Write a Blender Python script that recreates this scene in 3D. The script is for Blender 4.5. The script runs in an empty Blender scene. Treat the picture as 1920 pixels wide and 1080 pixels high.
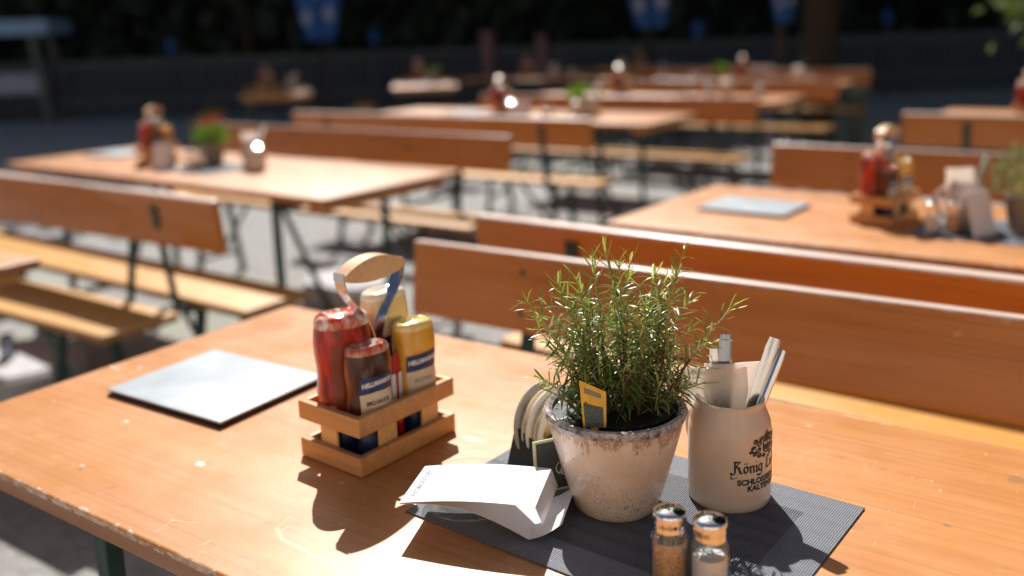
import bpy, math, random
from mathutils import Vector, Matrix, noise
R = math.radians
random.seed(7)
sc = bpy.context.scene
COL = sc.collection

# ---------------------------------------------------------------- camera
cd = bpy.data.cameras.new('camera'); cam = bpy.data.objects.new('camera', cd); COL.objects.link(cam)
right = Vector((0.822947, 0.567147, -0.033196)); up = Vector((-0.075742, 0.167438, 0.982969)); fwd = Vector((-0.563046, 0.806417, -0.180749))
CAM = Vector((1.40806, -1.22649, 1.29163))
m = Matrix((right, up, -fwd)).transposed().to_4x4(); m.translation = CAM
cam.matrix_world = m
cd.sensor_width = 36; cd.lens = 1754.15 / 1920 * 36; cd.shift_y = -155.6 / 1920
cd.clip_start = 0.02; cd.clip_end = 400
cd.dof.use_dof = True; cd.dof.focus_distance = 1.0; cd.dof.aperture_fstop = 2.0
sc.camera = cam
# ---------------------------------------------------------------- sky and sun
SUN = Vector((-0.666, 0.746, math.tan(R(47)))).normalized()
wd = bpy.data.worlds.new('World'); sc.world = wd; wd.use_nodes = True
nt = wd.node_tree; bg = nt.nodes['Background']
sky = nt.nodes.new('ShaderNodeTexSky'); sky.sky_type = 'NISHITA'; sky.sun_disc = False
sky.sun_elevation = R(47); sky.sun_rotation = math.atan2(SUN.x, SUN.y)
sky.air_density = 1.0; sky.dust_density = 2.5; sky.ozone_density = 0.6
nt.links.new(sky.outputs[0], bg.inputs[0]); bg.inputs[1].default_value = 0.05
sd = bpy.data.lights.new('sun', 'SUN'); so = bpy.data.objects.new('sun', sd); COL.objects.link(so)
sd.energy = 4.6; sd.angle = R(0.5); sd.color = (1.0, 0.96, 0.91)
so.rotation_euler = (-SUN).to_track_quat('-Z', 'Y').to_euler(); so.location = (0, 0, 20)
sc.view_settings.view_transform = 'Standard'; sc.view_settings.look = 'None'
sc.view_settings.exposure = 0.50; sc.view_settings.gamma = 1
sc.cycles.use_denoising = True
sc.cycles.max_bounces = 8; sc.cycles.transparent_max_bounces = 12
sc.cycles.caustics_reflective = False; sc.cycles.caustics_refractive = False
sc.cycles.sample_clamp_indirect = 6

# ---------------------------------------------------------------- materials
class N:
    def __init__(s, name):
        s.m = bpy.data.materials.new(name); s.m.use_nodes = True
        s.t = s.m.node_tree; s.b = s.t.nodes['Principled BSDF']; s.out = s.t.nodes['Material Output']
    def n(s, typ, **kw):
        nd = s.t.nodes.new('ShaderNode' + typ)
        for k, v in kw.items():
            if k.startswith('i_'): nd.inputs[int(k[2:])].default_value = v
            else: setattr(nd, k, v)
        return nd
    def l(s, a, b): s.t.links.new(a, b)
    def co(s, scale=(1, 1, 1), rnd=True):
        tc = s.n('TexCoord'); mp = s.n('Mapping'); mp.inputs['Scale'].default_value = scale
        src = tc.outputs['Object']
        if rnd:
            oi = s.n('ObjectInfo'); va = s.n('VectorMath', operation='MULTIPLY_ADD')
            cb = s.n('CombineXYZ')
            mu = s.n('Math', operation='MULTIPLY'); s.l(oi.outputs['Random'], mu.inputs[0]); mu.inputs[1].default_value = 9.0
            s.l(mu.outputs[0], cb.inputs[0]); s.l(mu.outputs[0], cb.inputs[1])
            va.inputs[1].default_value = (1, 1, 1); s.l(src, va.inputs[0]); s.l(cb.outputs[0], va.inputs[2]); src = va.outputs[0]
        s.l(src, mp.inputs[0]); return mp.outputs[0]
    def noise(s, vec, scale, detail=4, rough=.55, out=0):
        nd = s.n('TexNoise'); nd.inputs['Scale'].default_value = scale; nd.inputs['Detail'].default_value = detail
        nd.inputs['Roughness'].default_value = rough
        if vec is not None: s.l(vec, nd.inputs['Vector'])
        return nd.outputs[out]
    def ramp(s, fac, stops):
        r = s.n('ValToRGB'); e = r.color_ramp.elements
        while len(e) < len(stops): e.new(0.5)
        for i, (p, c) in enumerate(stops):
            e[i].position = p; e[i].color = (c if len(c) == 4 else (*c, 1)) if isinstance(c, tuple) else (c, c, c, 1)
        s.l(fac, r.inputs[0]); return r.outputs[0]
    def mix(s, fac, a, b, mode='MIX'):
        x = s.n('Mix', data_type='RGBA', blend_type=mode)
        for k, v in ((0, fac), (6, a), (7, b)):
            if hasattr(v, 'links'): s.l(v, x.inputs[k])
            else: x.inputs[k].default_value = v if not isinstance(v, tuple) else (*v[:3], 1)
        return x.outputs[2]
    def math(s, op, a, b=0.0):
        x = s.n('Math', operation=op)
        for k, v in ((0, a), (1, b)):
            if hasattr(v, 'links'): s.l(v, x.inputs[k])
            else: x.inputs[k].default_value = v
        return x.outputs[0]
    def color(s, c):
        if hasattr(c, 'links'): s.l(c, s.b.inputs['Base Color'])
        else: s.b.inputs['Base Color'].default_value = (*c, 1)
        return s
    def rough(s, r):
        if hasattr(r, 'links'): s.l(r, s.b.inputs['Roughness'])
        else: s.b.inputs['Roughness'].default_value = r
        return s
    def set(s, **kw):
        for k, v in kw.items(): s.b.inputs[k.replace('_', ' ')].default_value = v
        return s
    def bump(s, h, strength=.3, dist=.002):
        b = s.n('Bump'); b.inputs['Strength'].default_value = strength; b.inputs['Distance'].default_value = dist
        s.l(h, b.inputs['Height']); s.l(b.outputs[0], s.b.inputs['Normal']); return s

def simple(name, col, rough=.5, metal=0, var=.12, vs=30, bump=0, **kw):
    a = N(name); v = a.co(rnd=False)
    nz = a.noise(v, vs, 4)
    c2 = tuple(x * (1 - var) for x in col); c1 = tuple(min(1, x * (1 + var)) for x in col)
    a.color(a.ramp(nz, [(.3, c2), (.7, c1)]))
    r = a.ramp(nz, [(.3, max(0, rough - .06)), (.7, min(1, rough + .06))]); a.rough(r)
    a.set(Metallic=metal, **kw)
    if bump: a.bump(nz, bump)
    return a.m

def wood(name, base, dark, rough=.42, worn=0.0, edge=None, coat=0.0, dirt=0.0, toprim=None, marks=None):
    a = N(name)
    v = a.co((1.1, 16, 16)); g = a.noise(v, 3.0, 6, .6)
    v2 = a.co((.7, 3.0, 3.0)); g2 = a.noise(v2, 2.2, 3)
    col = a.ramp(g, [(.30, dark), (.62, base)])
    light = tuple(min(1, x * 1.16 + .012) for x in base)
    col = a.mix(a.ramp(g2, [(.35, 0.0), (.75, .75)]), col, light)
    # tight growth-ring streaks
    v6 = a.co((1.2, 60, 60)); st = a.noise(v6, 2.4, 3)
    col = a.mix(a.ramp(st, [(.52, 0.0), (.70, .42)]), col, tuple(x * .72 for x in dark))
    # knots
    v3 = a.co((2.3, 5.5, 5.5)); vo = a.n('TexVoronoi'); vo.inputs['Scale'].default_value = 1.0; a.l(v3, vo.inputs['Vector'])
    k = a.ramp(vo.outputs['Distance'], [(.035, .75), (.085, 0.0)])
    col = a.mix(k, col, tuple(x * .38 for x in dark))
    # worn pale specks
    v4 = a.co((1, 1.6, 1.6)); w = a.noise(v4, 11, 7, .72)
    wf = a.ramp(w, [(.66, 0.0), (.715, .5 + worn)])
    col = a.mix(wf, col, (.72, .52, .36))
    if dirt:
        d = a.noise(v4, 23, 5, .7); col = a.mix(a.ramp(d, [(.64, 0.0), (.72, dirt)]), col, (.16, .085, .04))
    if edge:   # (half length, half width, top z): chipped varnish along the rims
        tc = a.n('TexCoord'); sp = a.n('SeparateXYZ'); a.l(tc.outputs['Object'], sp.inputs[0])
        dx = a.math('SUBTRACT', edge[0], a.math('ABSOLUTE', sp.outputs[0])); dy = a.math('SUBTRACT', edge[1], a.math('ABSOLUTE', sp.outputs[1]))
        dm = a.math('MINIMUM', dx, dy)
        top = a.math('GREATER_THAN', sp.outputs[2], edge[2] - .008)
        nz = a.noise(v4, 46, 5, .7)
        lim = a.math('MULTIPLY', a.math('SUBTRACT', nz, .47), .034)
        f = a.math('MULTIPLY', a.math('LESS_THAN', dm, lim), top)
        sideshade = a.math('LESS_THAN', sp.outputs[2], edge[2] - .005)
        col = a.mix(a.math('MULTIPLY', sideshade, .62), col, (.20, .062, .018))  # side faces painted darker, in place of weaker light on them
        col = a.mix(a.math('MULTIPLY', f, a.ramp(a.noise(v4, 90, 3), [(.4, .35), (.6, .95)])), col, (.72, .54, .40))
        for yy in (-.117, .117):      # glued joints between the three planks
            jf = a.math('LESS_THAN', a.math('ABSOLUTE', a.math('SUBTRACT', sp.outputs[1], yy)), .0007)
            col = a.mix(a.math('MULTIPLY', jf, .32 if edge[1] > .2 else 0.0), col, (.24, .10, .04))
    if marks:   # knots, rubbed spots, a pale scratch and drink rings of this one table top (object coordinates)
        tc = a.n('TexCoord'); sp = a.n('SeparateXYZ'); a.l(tc.outputs['Object'], sp.inputs[0]); wob = a.noise(tc.outputs['Object'], 60, 4, .7); wob2 = a.noise(tc.outputs['Object'], 14, 3)
        def ell(x, y, rx, ry): return a.math('SQRT', a.math('ADD', a.math('POWER', a.math('DIVIDE', a.math('SUBTRACT', sp.outputs[0], x), rx), 2.0), a.math('POWER', a.math('DIVIDE', a.math('SUBTRACT', sp.outputs[1], y), ry), 2.0)))
        for x, y, rx, ry, c_, k in marks['spots']:
            f = a.ramp(a.math('ADD', ell(x, y, rx, ry), a.math('MULTIPLY', a.math('SUBTRACT', wob, .5), 1.1)), [(.55, k), (.95, 0.0)]); col = a.mix(f, col, c_)
        for x, y, r_, wd_, k in marks['rings']:
            f = a.ramp(a.math('ABSOLUTE', a.math('SUBTRACT', ell(x, y, r_, r_), 1.0)), [(wd_ * .4, k), (wd_, 0.0)]); f = a.math('MULTIPLY', f, a.ramp(wob2, [(.42, 0.0), (.6, 1.0)])); col = a.mix(f, col, (.80, .62, .46))
        for x0, y0, x1, y1, w_, k in marks['lines']:
            L = math.hypot(x1 - x0, y1 - y0); ux, uy = (x1 - x0) / L, (y1 - y0) / L
            dx_ = a.math('SUBTRACT', sp.outputs[0], x0); dy_ = a.math('SUBTRACT', sp.outputs[1], y0)
            t_ = a.math('ADD', a.math('MULTIPLY', dx_, ux), a.math('MULTIPLY', dy_, uy)); d_ = a.math('ABSOLUTE', a.math('ADD', a.math('SUBTRACT', a.math('MULTIPLY', dy_, ux), a.math('MULTIPLY', dx_, uy)), a.math('MULTIPLY', a.math('SUBTRACT', wob, .5), w_ * 1.2)))
            f = a.math('MULTIPLY', a.math('LESS_THAN', d_, w_), a.math('MULTIPLY', a.math('GREATER_THAN', t_, 0.0), a.math('LESS_THAN', t_, L)))
            col = a.mix(a.math('MULTIPLY', f, k), col, (.86, .74, .62))
        fs_ = a.noise(a.co((3, 42, 3), False), 7, 2); fs2 = a.noise(a.co((30, 5, 3), False), 6, 2)
        col = a.mix(a.ramp(fs_, [(.70, 0.0), (.73, .22)]), col, (.85, .70, .55)); col = a.mix(a.ramp(fs2, [(.715, 0.0), (.74, .25)]), col, (.85, .70, .55))
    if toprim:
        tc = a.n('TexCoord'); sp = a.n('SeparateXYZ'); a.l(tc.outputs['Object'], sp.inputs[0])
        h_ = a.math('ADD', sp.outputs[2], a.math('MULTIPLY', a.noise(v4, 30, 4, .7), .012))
        col = a.mix(a.math('MULTIPLY', a.math('GREATER_THAN', h_, toprim + .0085), .85), col, (.80, .66, .57))  # worn pale top edge, whitened further in place of varnish glare
    a.color(col)
    v5 = a.co((1, 1, 1)); rn = a.noise(v5, 9, 5, .65)
    a.rough(a.ramp(rn, [(.3, rough - .07), (.7, rough + .1)]))
    a.set(Coat_Weight=coat, Coat_Roughness=.25 if toprim else .40)
    hb = a.math('ADD', g, a.math('MULTIPLY', w, .8)); a.bump(hb, .25, .0012)
    return a.m

MARKS = [(0.444, -0.552, 0.01, 0.007, 1, 0.8), (0.452, -0.544, 0.008, 0.006, 0, 0.4), (0.238, -0.52, 0.006, 0.004, 1, 0.8), (0.208, -0.599, 0.006, 0.004, 0, 0.5), (0.315, -0.633, 0.005, 0.0035, 1, 0.5), (0.323, -0.641, 0.006, 0.004, 0, 0.4), (0.696, -0.317, 0.018, 0.01, 1, 0.35), (0.053, -0.374, 0.005, 0.004, 1, 1.0), (0.072, -0.533, 0.004, 0.003, 1, 0.6), (1.022, -0.265, 0.006, 0.004, 0, 0.4), (1.17, -0.138, 0.005, 0.0035, 0, 0.4), (1.257, -0.235, 0.006, 0.004, 0, 0.6), (1.304, -0.089, 0.012, 0.012, 0, 0.45), (1.175, -0.285, 0.014, 0.01, 0, 0.25), (0.02, -0.398, 0.02, 0.0035, 1, 0.55), (0.67, -0.665, 0.006, 0.004, 0, 0.3), (0.636, -0.496, 0.004, 0.003, 1, 0.5)]
RINGS = [(0.693, -0.319, 0.022, 0.25, 0.135), (0.435, -0.293, 0.035, 0.08, 0.1125), (1.115, -0.154, 0.038, 0.08, 0.09000000000000001)]
SCR = [(0.649, -0.609, 0.674, -0.622, 0.0024000000000000002, 0.2025), (0.674, -0.622, 0.771, -0.629, 0.0017600000000000003, 0.2025), (0.649, -0.609, 0.644, -0.583, 0.0016, 0.1575), (0.533, -0.659, 0.549, -0.654, 0.0009599999999999999, 0.315), (0.549, -0.654, 0.565, -0.647, 0.0008, 0.22499999999999998), (0.541, -0.685, 0.536, -0.658, 0.00072, 0.22499999999999998), (0.591, -0.523, 0.631, -0.509, 0.00064, 0.135), (0.996, -0.412, 0.999, -0.412, 0.0008, 0.135)]
M = {}
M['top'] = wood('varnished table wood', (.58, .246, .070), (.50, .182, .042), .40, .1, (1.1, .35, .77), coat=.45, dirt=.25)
def tloc(x, y): return (x - 1.1, y + .35)
PALE = (.84, .76, .68); DK = (.22, .13, .08)
mk = {'spots': [], 'rings': [], 'lines': []}
for x, y, rx, ry, c_, k in MARKS: mk['spots'].append((*tloc(x, y), rx, ry, PALE if c_ else DK, k))
for x, y, r_, w_, k in RINGS: mk['rings'].append((*tloc(x, y), r_, w_, k))
for x0, y0, x1, y1, w_, k in SCR: mk['lines'].append((*tloc(x0, y0), *tloc(x1, y1), w_, k))
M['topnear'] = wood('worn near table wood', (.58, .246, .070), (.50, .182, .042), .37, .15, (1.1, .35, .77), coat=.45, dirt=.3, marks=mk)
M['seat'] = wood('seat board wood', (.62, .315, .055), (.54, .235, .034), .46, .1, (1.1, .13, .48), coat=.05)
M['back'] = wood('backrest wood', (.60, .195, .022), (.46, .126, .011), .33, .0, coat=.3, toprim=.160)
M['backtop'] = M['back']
M['cleat'] = wood('underside wood', (.55, .26, .08), (.42, .18, .05), .55)
M['crate'] = wood('beech caddy wood', (.62, .33, .13), (.50, .24, .085), .42)
M['gripwood'] = wood('lacquered grip wood', (.70, .47, .26), (.62, .38, .18), .3, coat=.6)
M['crate_in'] = wood('light caddy wood', (.78, .50, .21), (.70, .42, .16), .5)
M['green'] = simple('green painted steel', (.012, .045, .032), .38, 0, .25, 40)
M['greenshade'] = M['green']
M['steel'] = simple('polished steel', (.62, .64, .68), .2, 1, .05, 60)
M['chrome'] = simple('chrome cap', (.80, .80, .82), .045, 1, .04, 60)
M['darksteel'] = simple('blued steel band', (.30, .33, .40), .22, 1, .1, 50)
def sauce(name, core, rimc, vs):
    a = N(name); v = a.co(rnd=False); lw = a.n('LayerWeight'); lw.inputs[0].default_value = .55
    nz = a.noise(v, vs, 3); f = a.math('ADD', lw.outputs['Facing'], a.math('MULTIPLY', a.math('SUBTRACT', nz, .5), .5))
    sv = a.co((1, 1, .22), rnd=False); st = a.noise(sv, 70, 4, .65)     # smears running down inside the bottle
    cc = a.mix(a.ramp(st, [(.38, 0.0), (.62, 1.0)]), tuple(x * .45 for x in core), tuple(min(1, x * 1.5 + .01) for x in core))
    a.color(a.mix(a.ramp(f, [(.50, 0.0), (.78, 1.0)]), cc, rimc)); a.rough(.3)  # edge colour stands in for light passing through the thin rim
    a.set(Coat_Weight=.45, Coat_Roughness=.06, Specular_IOR_Level=.25, Subsurface_Weight=.15); return a.m
M['red'] = sauce('tomato sauce', (.36, .016, .006), (.70, .13, .03), 26)
M['red'].node_tree.nodes['Principled BSDF'].inputs['Subsurface Radius'].default_value = (.02, .004, .002)
M['brown'] = sauce('barbecue sauce', (.085, .020, .008), (.55, .17, .035), 30)
M['brown'].node_tree.nodes['Principled BSDF'].inputs['Subsurface Radius'].default_value = (.016, .005, .001)
M['mustard'] = simple('mustard', (.80, .42, .035), .3, 0, .08, 24, Coat_Weight=.7, Coat_Roughness=.1, Subsurface_Weight=.3)
M['mustard'].node_tree.nodes['Principled BSDF'].inputs['Subsurface Radius'].default_value = (.03, .015, .004)
M['mayo'] = simple('mayonnaise', (.82, .66, .36), .32, 0, .06, 24, Coat_Weight=.6, Coat_Roughness=.1, Subsurface_Weight=.3)
M['mayo'].node_tree.nodes['Principled BSDF'].inputs['Subsurface Radius'].default_value = (.03, .02, .01)
def clearm():
    a = N('clear plastic with sauce smears and painted glare'); v = a.co((1, 1, .5), rnd=False); nz = a.noise(v, 55, 4, .6)
    a.color(a.ramp(nz, [(.40, (.50, .05, .015)), (.50, (.62, .22, .12)), (.58, (.80, .72, .68))])); a.rough(.12)  # sauce smears; the pale patches are painted white glare
    a.set(Coat_Weight=1.0, Coat_Roughness=.05, Subsurface_Weight=.3); a.bump(nz, .3, .001); return a.m
M['clearcap'] = clearm()
M['mustardsunlit'] = simple('mustard brightened as if sunlit', (.90, .70, .26), .2, 0, .08, 60, Coat_Weight=1.0, Coat_Roughness=.05)  # mustard colour raised to stand in for sun on the top
M['mayosunlit'] = simple('mayonnaise brightened as if sunlit', (.92, .86, .70), .2, 0, .05, 60, Coat_Weight=1.0, Coat_Roughness=.05)  # near-white copy of the mayonnaise colour, painted as sunlit
M['navy'] = simple('navy plastic cap', (.012, .028, .09), .3, 0, .2, 30)
M['labelblue'] = simple('blue label paper', (.018, .045, .15), .4, 0, .3, 90)
M['labelcream'] = simple('cream label paper', (.72, .58, .42), .5)
M['labelbrown'] = simple('dark back label', (.22, .045, .02), .4, 0, .25, 40)
M['ink'] = simple('dark print', (.02, .018, .02), .5)
M['inkgrey'] = simple('grey print', (.33, .36, .40), .6)
M['white'] = simple('white print', (.8, .8, .8), .5, 0, .03)
M['sachet'] = simple('red sachet foil', (.50, .012, .012), .3, 0, .25, 70)
M['paper'] = simple('white card', (.80, .80, .83), .33, 0, .02, 20)
def papery(name, c, rough, tr_):
    a = N(name); a.color(c); a.rough(rough); v = a.co(rnd=False); a.bump(a.noise(v, 60, 4), .08, .001)
    t_ = a.n('BsdfTranslucent'); t_.inputs[0].default_value = (*c, 1); mx = a.n('MixShader'); mx.inputs[0].default_value = tr_
    a.l(a.b.outputs[0], mx.inputs[1]); a.l(t_.outputs[0], mx.inputs[2]); a.l(mx.outputs[0], a.out.inputs[0]); return a.m
M['napkin'] = papery('paper napkin', (.92, .87, .82), .8, .6)
def thinglass():
    a = N('thin clear glass'); tr = a.n('BsdfTransparent'); tr.inputs[0].default_value = (.975, .985, .985, 1); gl = a.n('BsdfGlossy'); gl.inputs['Roughness'].default_value = .05
    lw = a.n('LayerWeight'); lw.inputs[0].default_value = .35; mx = a.n('MixShader'); f = a.math('ADD', a.math('MULTIPLY', lw.outputs['Facing'], .30), .04)
    a.l(f, mx.inputs[0]); a.l(tr.outputs[0], mx.inputs[1]); a.l(gl.outputs[0], mx.inputs[2]); a.l(mx.outputs[0], a.out.inputs[0]); return a.m
M['glass'] = thinglass()
M['salt'] = simple('salt grains', (.85, .83, .82), .7, 0, .08, 700, bump=.4)
M['pepper'] = simple('ground pepper', (.62, .34, .17), .8, 0, .55, 500, bump=.4)
M['plastic'] = simple('black nursery pot', (.018, .018, .020), .38)
M['leather'] = simple('black box card', (.016, .015, .018), .42, 0, .2, 60)
M['menu'] = simple('menu cover with painted glare', (.44, .49, .53), .40, 0, .08, 9, bump=.05)  # dark cover painted pale, sky glare put into its colour
M['menuedge'] = simple('menu page edge', (.035, .022, .035), .4)
M['concrete'] = simple('grey concrete', (.52, .52, .54), .8, 0, .15, 25, bump=.3)
M['trunk'] = simple('tree bark', (.055, .04, .025), .9, 0, .45, 18, bump=.8)
M['grey'] = simple('weathered wood', (.075, .08, .085), .7, 0, .3, 20)
M['picket'] = simple('weathered pickets', (.12, .125, .13), .7, 0, .3, 20)
M['standwood'] = simple('stand timber', (.17, .18, .13), .7, 0, .2, 20)
M['roofblue'] = simple('blue roof sheet', (.36, .52, .68), .5, 0, .12, 10)
M['bannerblue'] = simple('blue banner cloth', (.04, .14, .42), .7, 0, .15, 10)
M['bannerwhite'] = simple('white banner cloth', (.42, .48, .60), .7, 0, .05, 10)
M['cardboard'] = simple('beer mat board', (.66, .52, .34), .8, 0, .08, 60)
M['cardwhite'] = simple('pale beer mat board', (.78, .72, .66), .8, 0, .05, 60)
M['cardgrey'] = simple('grey beer mat board', (.42, .40, .37), .8, 0, .08, 60)
M['signedge'] = simple('cream sign border', (.60, .58, .36), .6)
M['signblack'] = simple('slate sign', (.045, .045, .042), .6)
M['tagyellow'] = simple('yellow tag', (.86, .50, .02), .4, 0, .12, 120)
M['tagdark'] = simple('printed herb photo', (.075, .09, .085), .45, 0, .8, 500)
M['flower'] = simple('red petals', (.62, .03, .06), .6, 0, .3, 90)
M['pinkpost'] = simple('reddish post', (.22, .12, .12), .7)
M['terrac'] = simple('plain planter', (.30, .24, .20), .7)

M['render'] = simple('cream lime render', (.72, .60, .47), .9, 0, .05, 3, bump=.2)
M['whitepaint'] = simple('white window paint', (.78, .78, .76), .4)
M['pane'] = simple('dark window glass', (.03, .035, .04), .08, 0, .1, 2)
M['rooftile'] = simple('red roof tiles', (.28, .09, .05), .8, 0, .25, 8, bump=.5)
def floral():
    a = N('speckled beer mat face'); v = a.co(rnd=False); vo = a.n('TexVoronoi'); vo.inputs['Scale'].default_value = 190; a.l(v, vo.inputs['Vector'])
    a.color(a.ramp(vo.outputs['Color'], [(.1, (.06, .05, .03)), (.3, (.62, .45, .12)), (.5, (.70, .60, .36)), (.68, (.42, .12, .05)), (.85, (.75, .66, .45))])); a.rough(.7); return a.m
M['floral'] = floral()

def ceramic():   # outer glaze of the pot: crackle, brown runs under the rim, dark veins near the foot
    a = N('crackled glaze'); v = a.co(rnd=False)
    base = a.ramp(a.noise(v, 22, 5), [(.3, (.76, .60, .47)), (.7, (.90, .77, .65))])
    vo = a.n('TexVoronoi', feature='DISTANCE_TO_EDGE'); vo.inputs['Scale'].default_value = 260
    wv = a.n('VectorMath', operation='ADD'); nn = a.n('TexNoise'); nn.inputs['Scale'].default_value = 60; a.l(v, nn.inputs['Vector'])
    sc_ = a.n('VectorMath', operation='SCALE'); a.l(nn.outputs['Color'], sc_.inputs[0]); sc_.inputs['Scale'].default_value = .012
    a.l(v, wv.inputs[0]); a.l(sc_.outputs[0], wv.inputs[1]); a.l(wv.outputs[0], vo.inputs['Vector'])
    crack = a.ramp(vo.outputs['Distance'], [(.0, 1.0), (.07, 0.0)])
    sp = a.n('SeparateXYZ'); tc = a.n('TexCoord'); a.l(tc.outputs['Object'], sp.inputs[0])
    low = a.n('MapRange'); low.inputs[1].default_value = .075; low.inputs[2].default_value = .012; low.inputs[3].default_value = .22; low.inputs[4].default_value = 1.0
    a.l(sp.outputs[2], low.inputs[0])
    patch = a.ramp(a.noise(v, 30, 3), [(.35, .15), (.65, 1.0)])
    cf = a.math('MULTIPLY', a.math('MULTIPLY', crack, low.outputs[0]), patch)
    col = a.mix(a.math('MULTIPLY', cf, 1.0), base, (.11, .075, .06))
    # brown runs: length varies round the pot
    vs = a.n('VectorMath', operation='MULTIPLY'); a.l(tc.outputs['Object'], vs.inputs[0]); vs.inputs[1].default_value = (1, 1, .12)
    rn = a.noise(vs.outputs[0], 95, 4, .7)
    lim = a.n('MapRange'); lim.inputs[1].default_value = .38; lim.inputs[2].default_value = .72; lim.inputs[3].default_value = .109; lim.inputs[4].default_value = .078
    a.l(rn, lim.inputs[0])
    dk = a.math('GREATER_THAN', a.math('ADD', sp.outputs[2], a.math('MULTIPLY', a.noise(v, 210, 3), .006)), a.math('ADD', lim.outputs[0], .003))
    tex = a.ramp(a.noise(v, 320, 3), [(.38, .25), (.6, .9)])
    col = a.mix(a.math('MULTIPLY', a.math('MULTIPLY', dk, tex), .8), col, (.27, .13, .07))
    fl = a.ramp(a.noise(v, 240, 2), [(.70, 0.0), (.74, .7)]); col = a.mix(fl, col, (.16, .09, .06))
    a.color(col); a.rough(a.ramp(a.noise(v, 40, 3), [(.3, .16), (.7, .34)]))
    a.set(Coat_Weight=.5, Coat_Roughness=.12)
    a.bump(a.math('SUBTRACT', a.noise(v, 70, 4), a.math('MULTIPLY', cf, .6)), .35, .0015); return a.m
M['ceramic'] = ceramic()
def rimm():
    a = N('speckled rim glaze'); v = a.co(rnd=False)
    col = a.ramp(a.noise(v, 150, 4, .7), [(.36, (.10, .06, .045)), (.48, (.33, .29, .28)), (.66, (.60, .56, .55))])
    a.color(col); a.rough(.22); a.set(Coat_Weight=.6, Coat_Roughness=.08); a.bump(a.noise(v, 120, 3), .4, .001); return a.m
M['rim'] = rimm()
def stein():
    a = N('grey stoneware'); v = a.co(rnd=False)
    a.color(a.ramp(a.noise(v, 14, 4), [(.3, (.62, .505, .41)), (.7, (.69, .575, .475))])); a.rough(.3)
    a.set(Coat_Weight=.35, Coat_Roughness=.15); a.bump(a.noise(v, 60, 3), .08, .001); return a.m
M['stein'] = stein()
def matweave():
    a = N('woven vinyl mat'); tc = a.n('TexCoord'); sp = a.n('SeparateXYZ'); a.l(tc.outputs['Object'], sp.inputs[0])
    ax = a.math('ABSOLUTE', sp.outputs[0]); ay = a.math('ABSOLUTE', sp.outputs[1])
    bx = a.math('GREATER_THAN', ax, .206 - .050); by = a.math('GREATER_THAN', ay, .15 - .052)
    border = a.math('MAXIMUM', bx, by)
    # inner field: blocks of alternating rib direction; border ribs run crosswise
    ch = a.math('MODULO', a.math('ADD', a.math('FLOOR', a.math('DIVIDE', a.math('ADD', sp.outputs[0], .5), .115)), a.math('FLOOR', a.math('DIVIDE', a.math('ADD', sp.outputs[1], .5), .098))), 2.0)
    sel = a.math('ABSOLUTE', a.math('SUBTRACT', ch, a.math('MULTIPLY', border, .5)))
    def rib(c, p): return a.math('SINE', a.math('MULTIPLY', c, 2 * math.pi / p))
    rx = rib(sp.outputs[0], .0024); ry = rib(sp.outputs[1], .0024)
    diag = rib(a.math('ADD', sp.outputs[0], sp.outputs[1]), .0034)
    r1 = a.math('ADD', a.math('MULTIPLY', ch, rx), a.math('MULTIPLY', a.math('SUBTRACT', 1.0, ch), ry))
    cross = a.math('MAXIMUM', rx, ry)
    h = a.math('ADD', a.math('MULTIPLY', border, cross), a.math('MULTIPLY', a.math('SUBTRACT', 1.0, border), r1))
    hh = a.math('ADD', a.math('MULTIPLY', h, .5), .5)
    fine = a.math('ADD', a.math('MULTIPLY', rib(sp.outputs[1], .0022), .08), hh)
    a.color(a.ramp(fine, [(.15, (.006, .007, .011)), (.6, (.024, .028, .038)), (.95, (.38, .40, .44))]))
    a.rough(.55); a.set(Specular_IOR_Level=.22); a.bump(hh, .8, .0008); return a.m
M['mat'] = matweave()
def gravel():
    a = N('pale gravel'); v = a.co(rnd=False)
    big = a.noise(v, 1.1, 6, .6); fine = a.noise(v, 26, 8, .75)
    vo = a.n('TexVoronoi'); vo.inputs['Scale'].default_value = 75; a.l(v, vo.inputs['Vector'])
    c = a.ramp(fine, [(.32, (.24, .235, .23)), (.5, (.48, .475, .465)), (.68, (.66, .655, .645))])
    c = a.mix(a.ramp(big, [(.35, .0), (.6, .3)]), c, (.40, .375, .34))
    c = a.mix(a.ramp(vo.outputs['Distance'], [(.0, .0), (.5, .3)]), c, (.26, .24, .22))
    mid = a.noise(v, 8, 5, .7); c = a.mix(a.ramp(mid, [(.40, .0), (.60, .55)]), c, (.27, .26, .245))
    moss = a.ramp(a.noise(v, .42, 3), [(.55, 0.0), (.68, .45)])
    c = a.mix(moss, c, (.50, .52, .34))
    a.color(c); a.rough(.85)
    a.bump(a.math('ADD', fine, vo.outputs['Distance']), .9, .012); return a.m
M['gravel'] = gravel()
def leafm(name, top, under, rough=.4, trans=.25):
    a = N(name); g = a.n('NewGeometry'); v = a.co(rnd=False); nz = a.noise(v, 45, 3)
    c1 = a.ramp(nz, [(.3, tuple(x * .6 for x in top)), (.7, tuple(min(1, x * 1.35) for x in top))])
    a.color(a.mix(g.outputs['Backfacing'], c1, under)); a.rough(rough)
    tr = a.n('BsdfTranslucent'); a.l(c1, tr.inputs[0]); mx = a.n('MixShader'); mx.inputs[0].default_value = trans
    a.l(a.b.outputs[0], mx.inputs[1]); a.l(tr.outputs[0], mx.inputs[2]); a.l(mx.outputs[0], a.out.inputs[0]); return a.m
M['needle'] = leafm('rosemary needle', (.17, .25, .055), (.62, .62, .50), .30, .25)
M['tipneedle'] = leafm('young rosemary needle', (.38, .48, .06), (.56, .58, .30), .34, .35)
M['stem'] = leafm('green rosemary stem', (.34, .36, .09), (.34, .36, .09), .5, .1)
M['woody'] = simple('woody stem', (.10, .06, .04), .8, 0, .3, 90)
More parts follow.
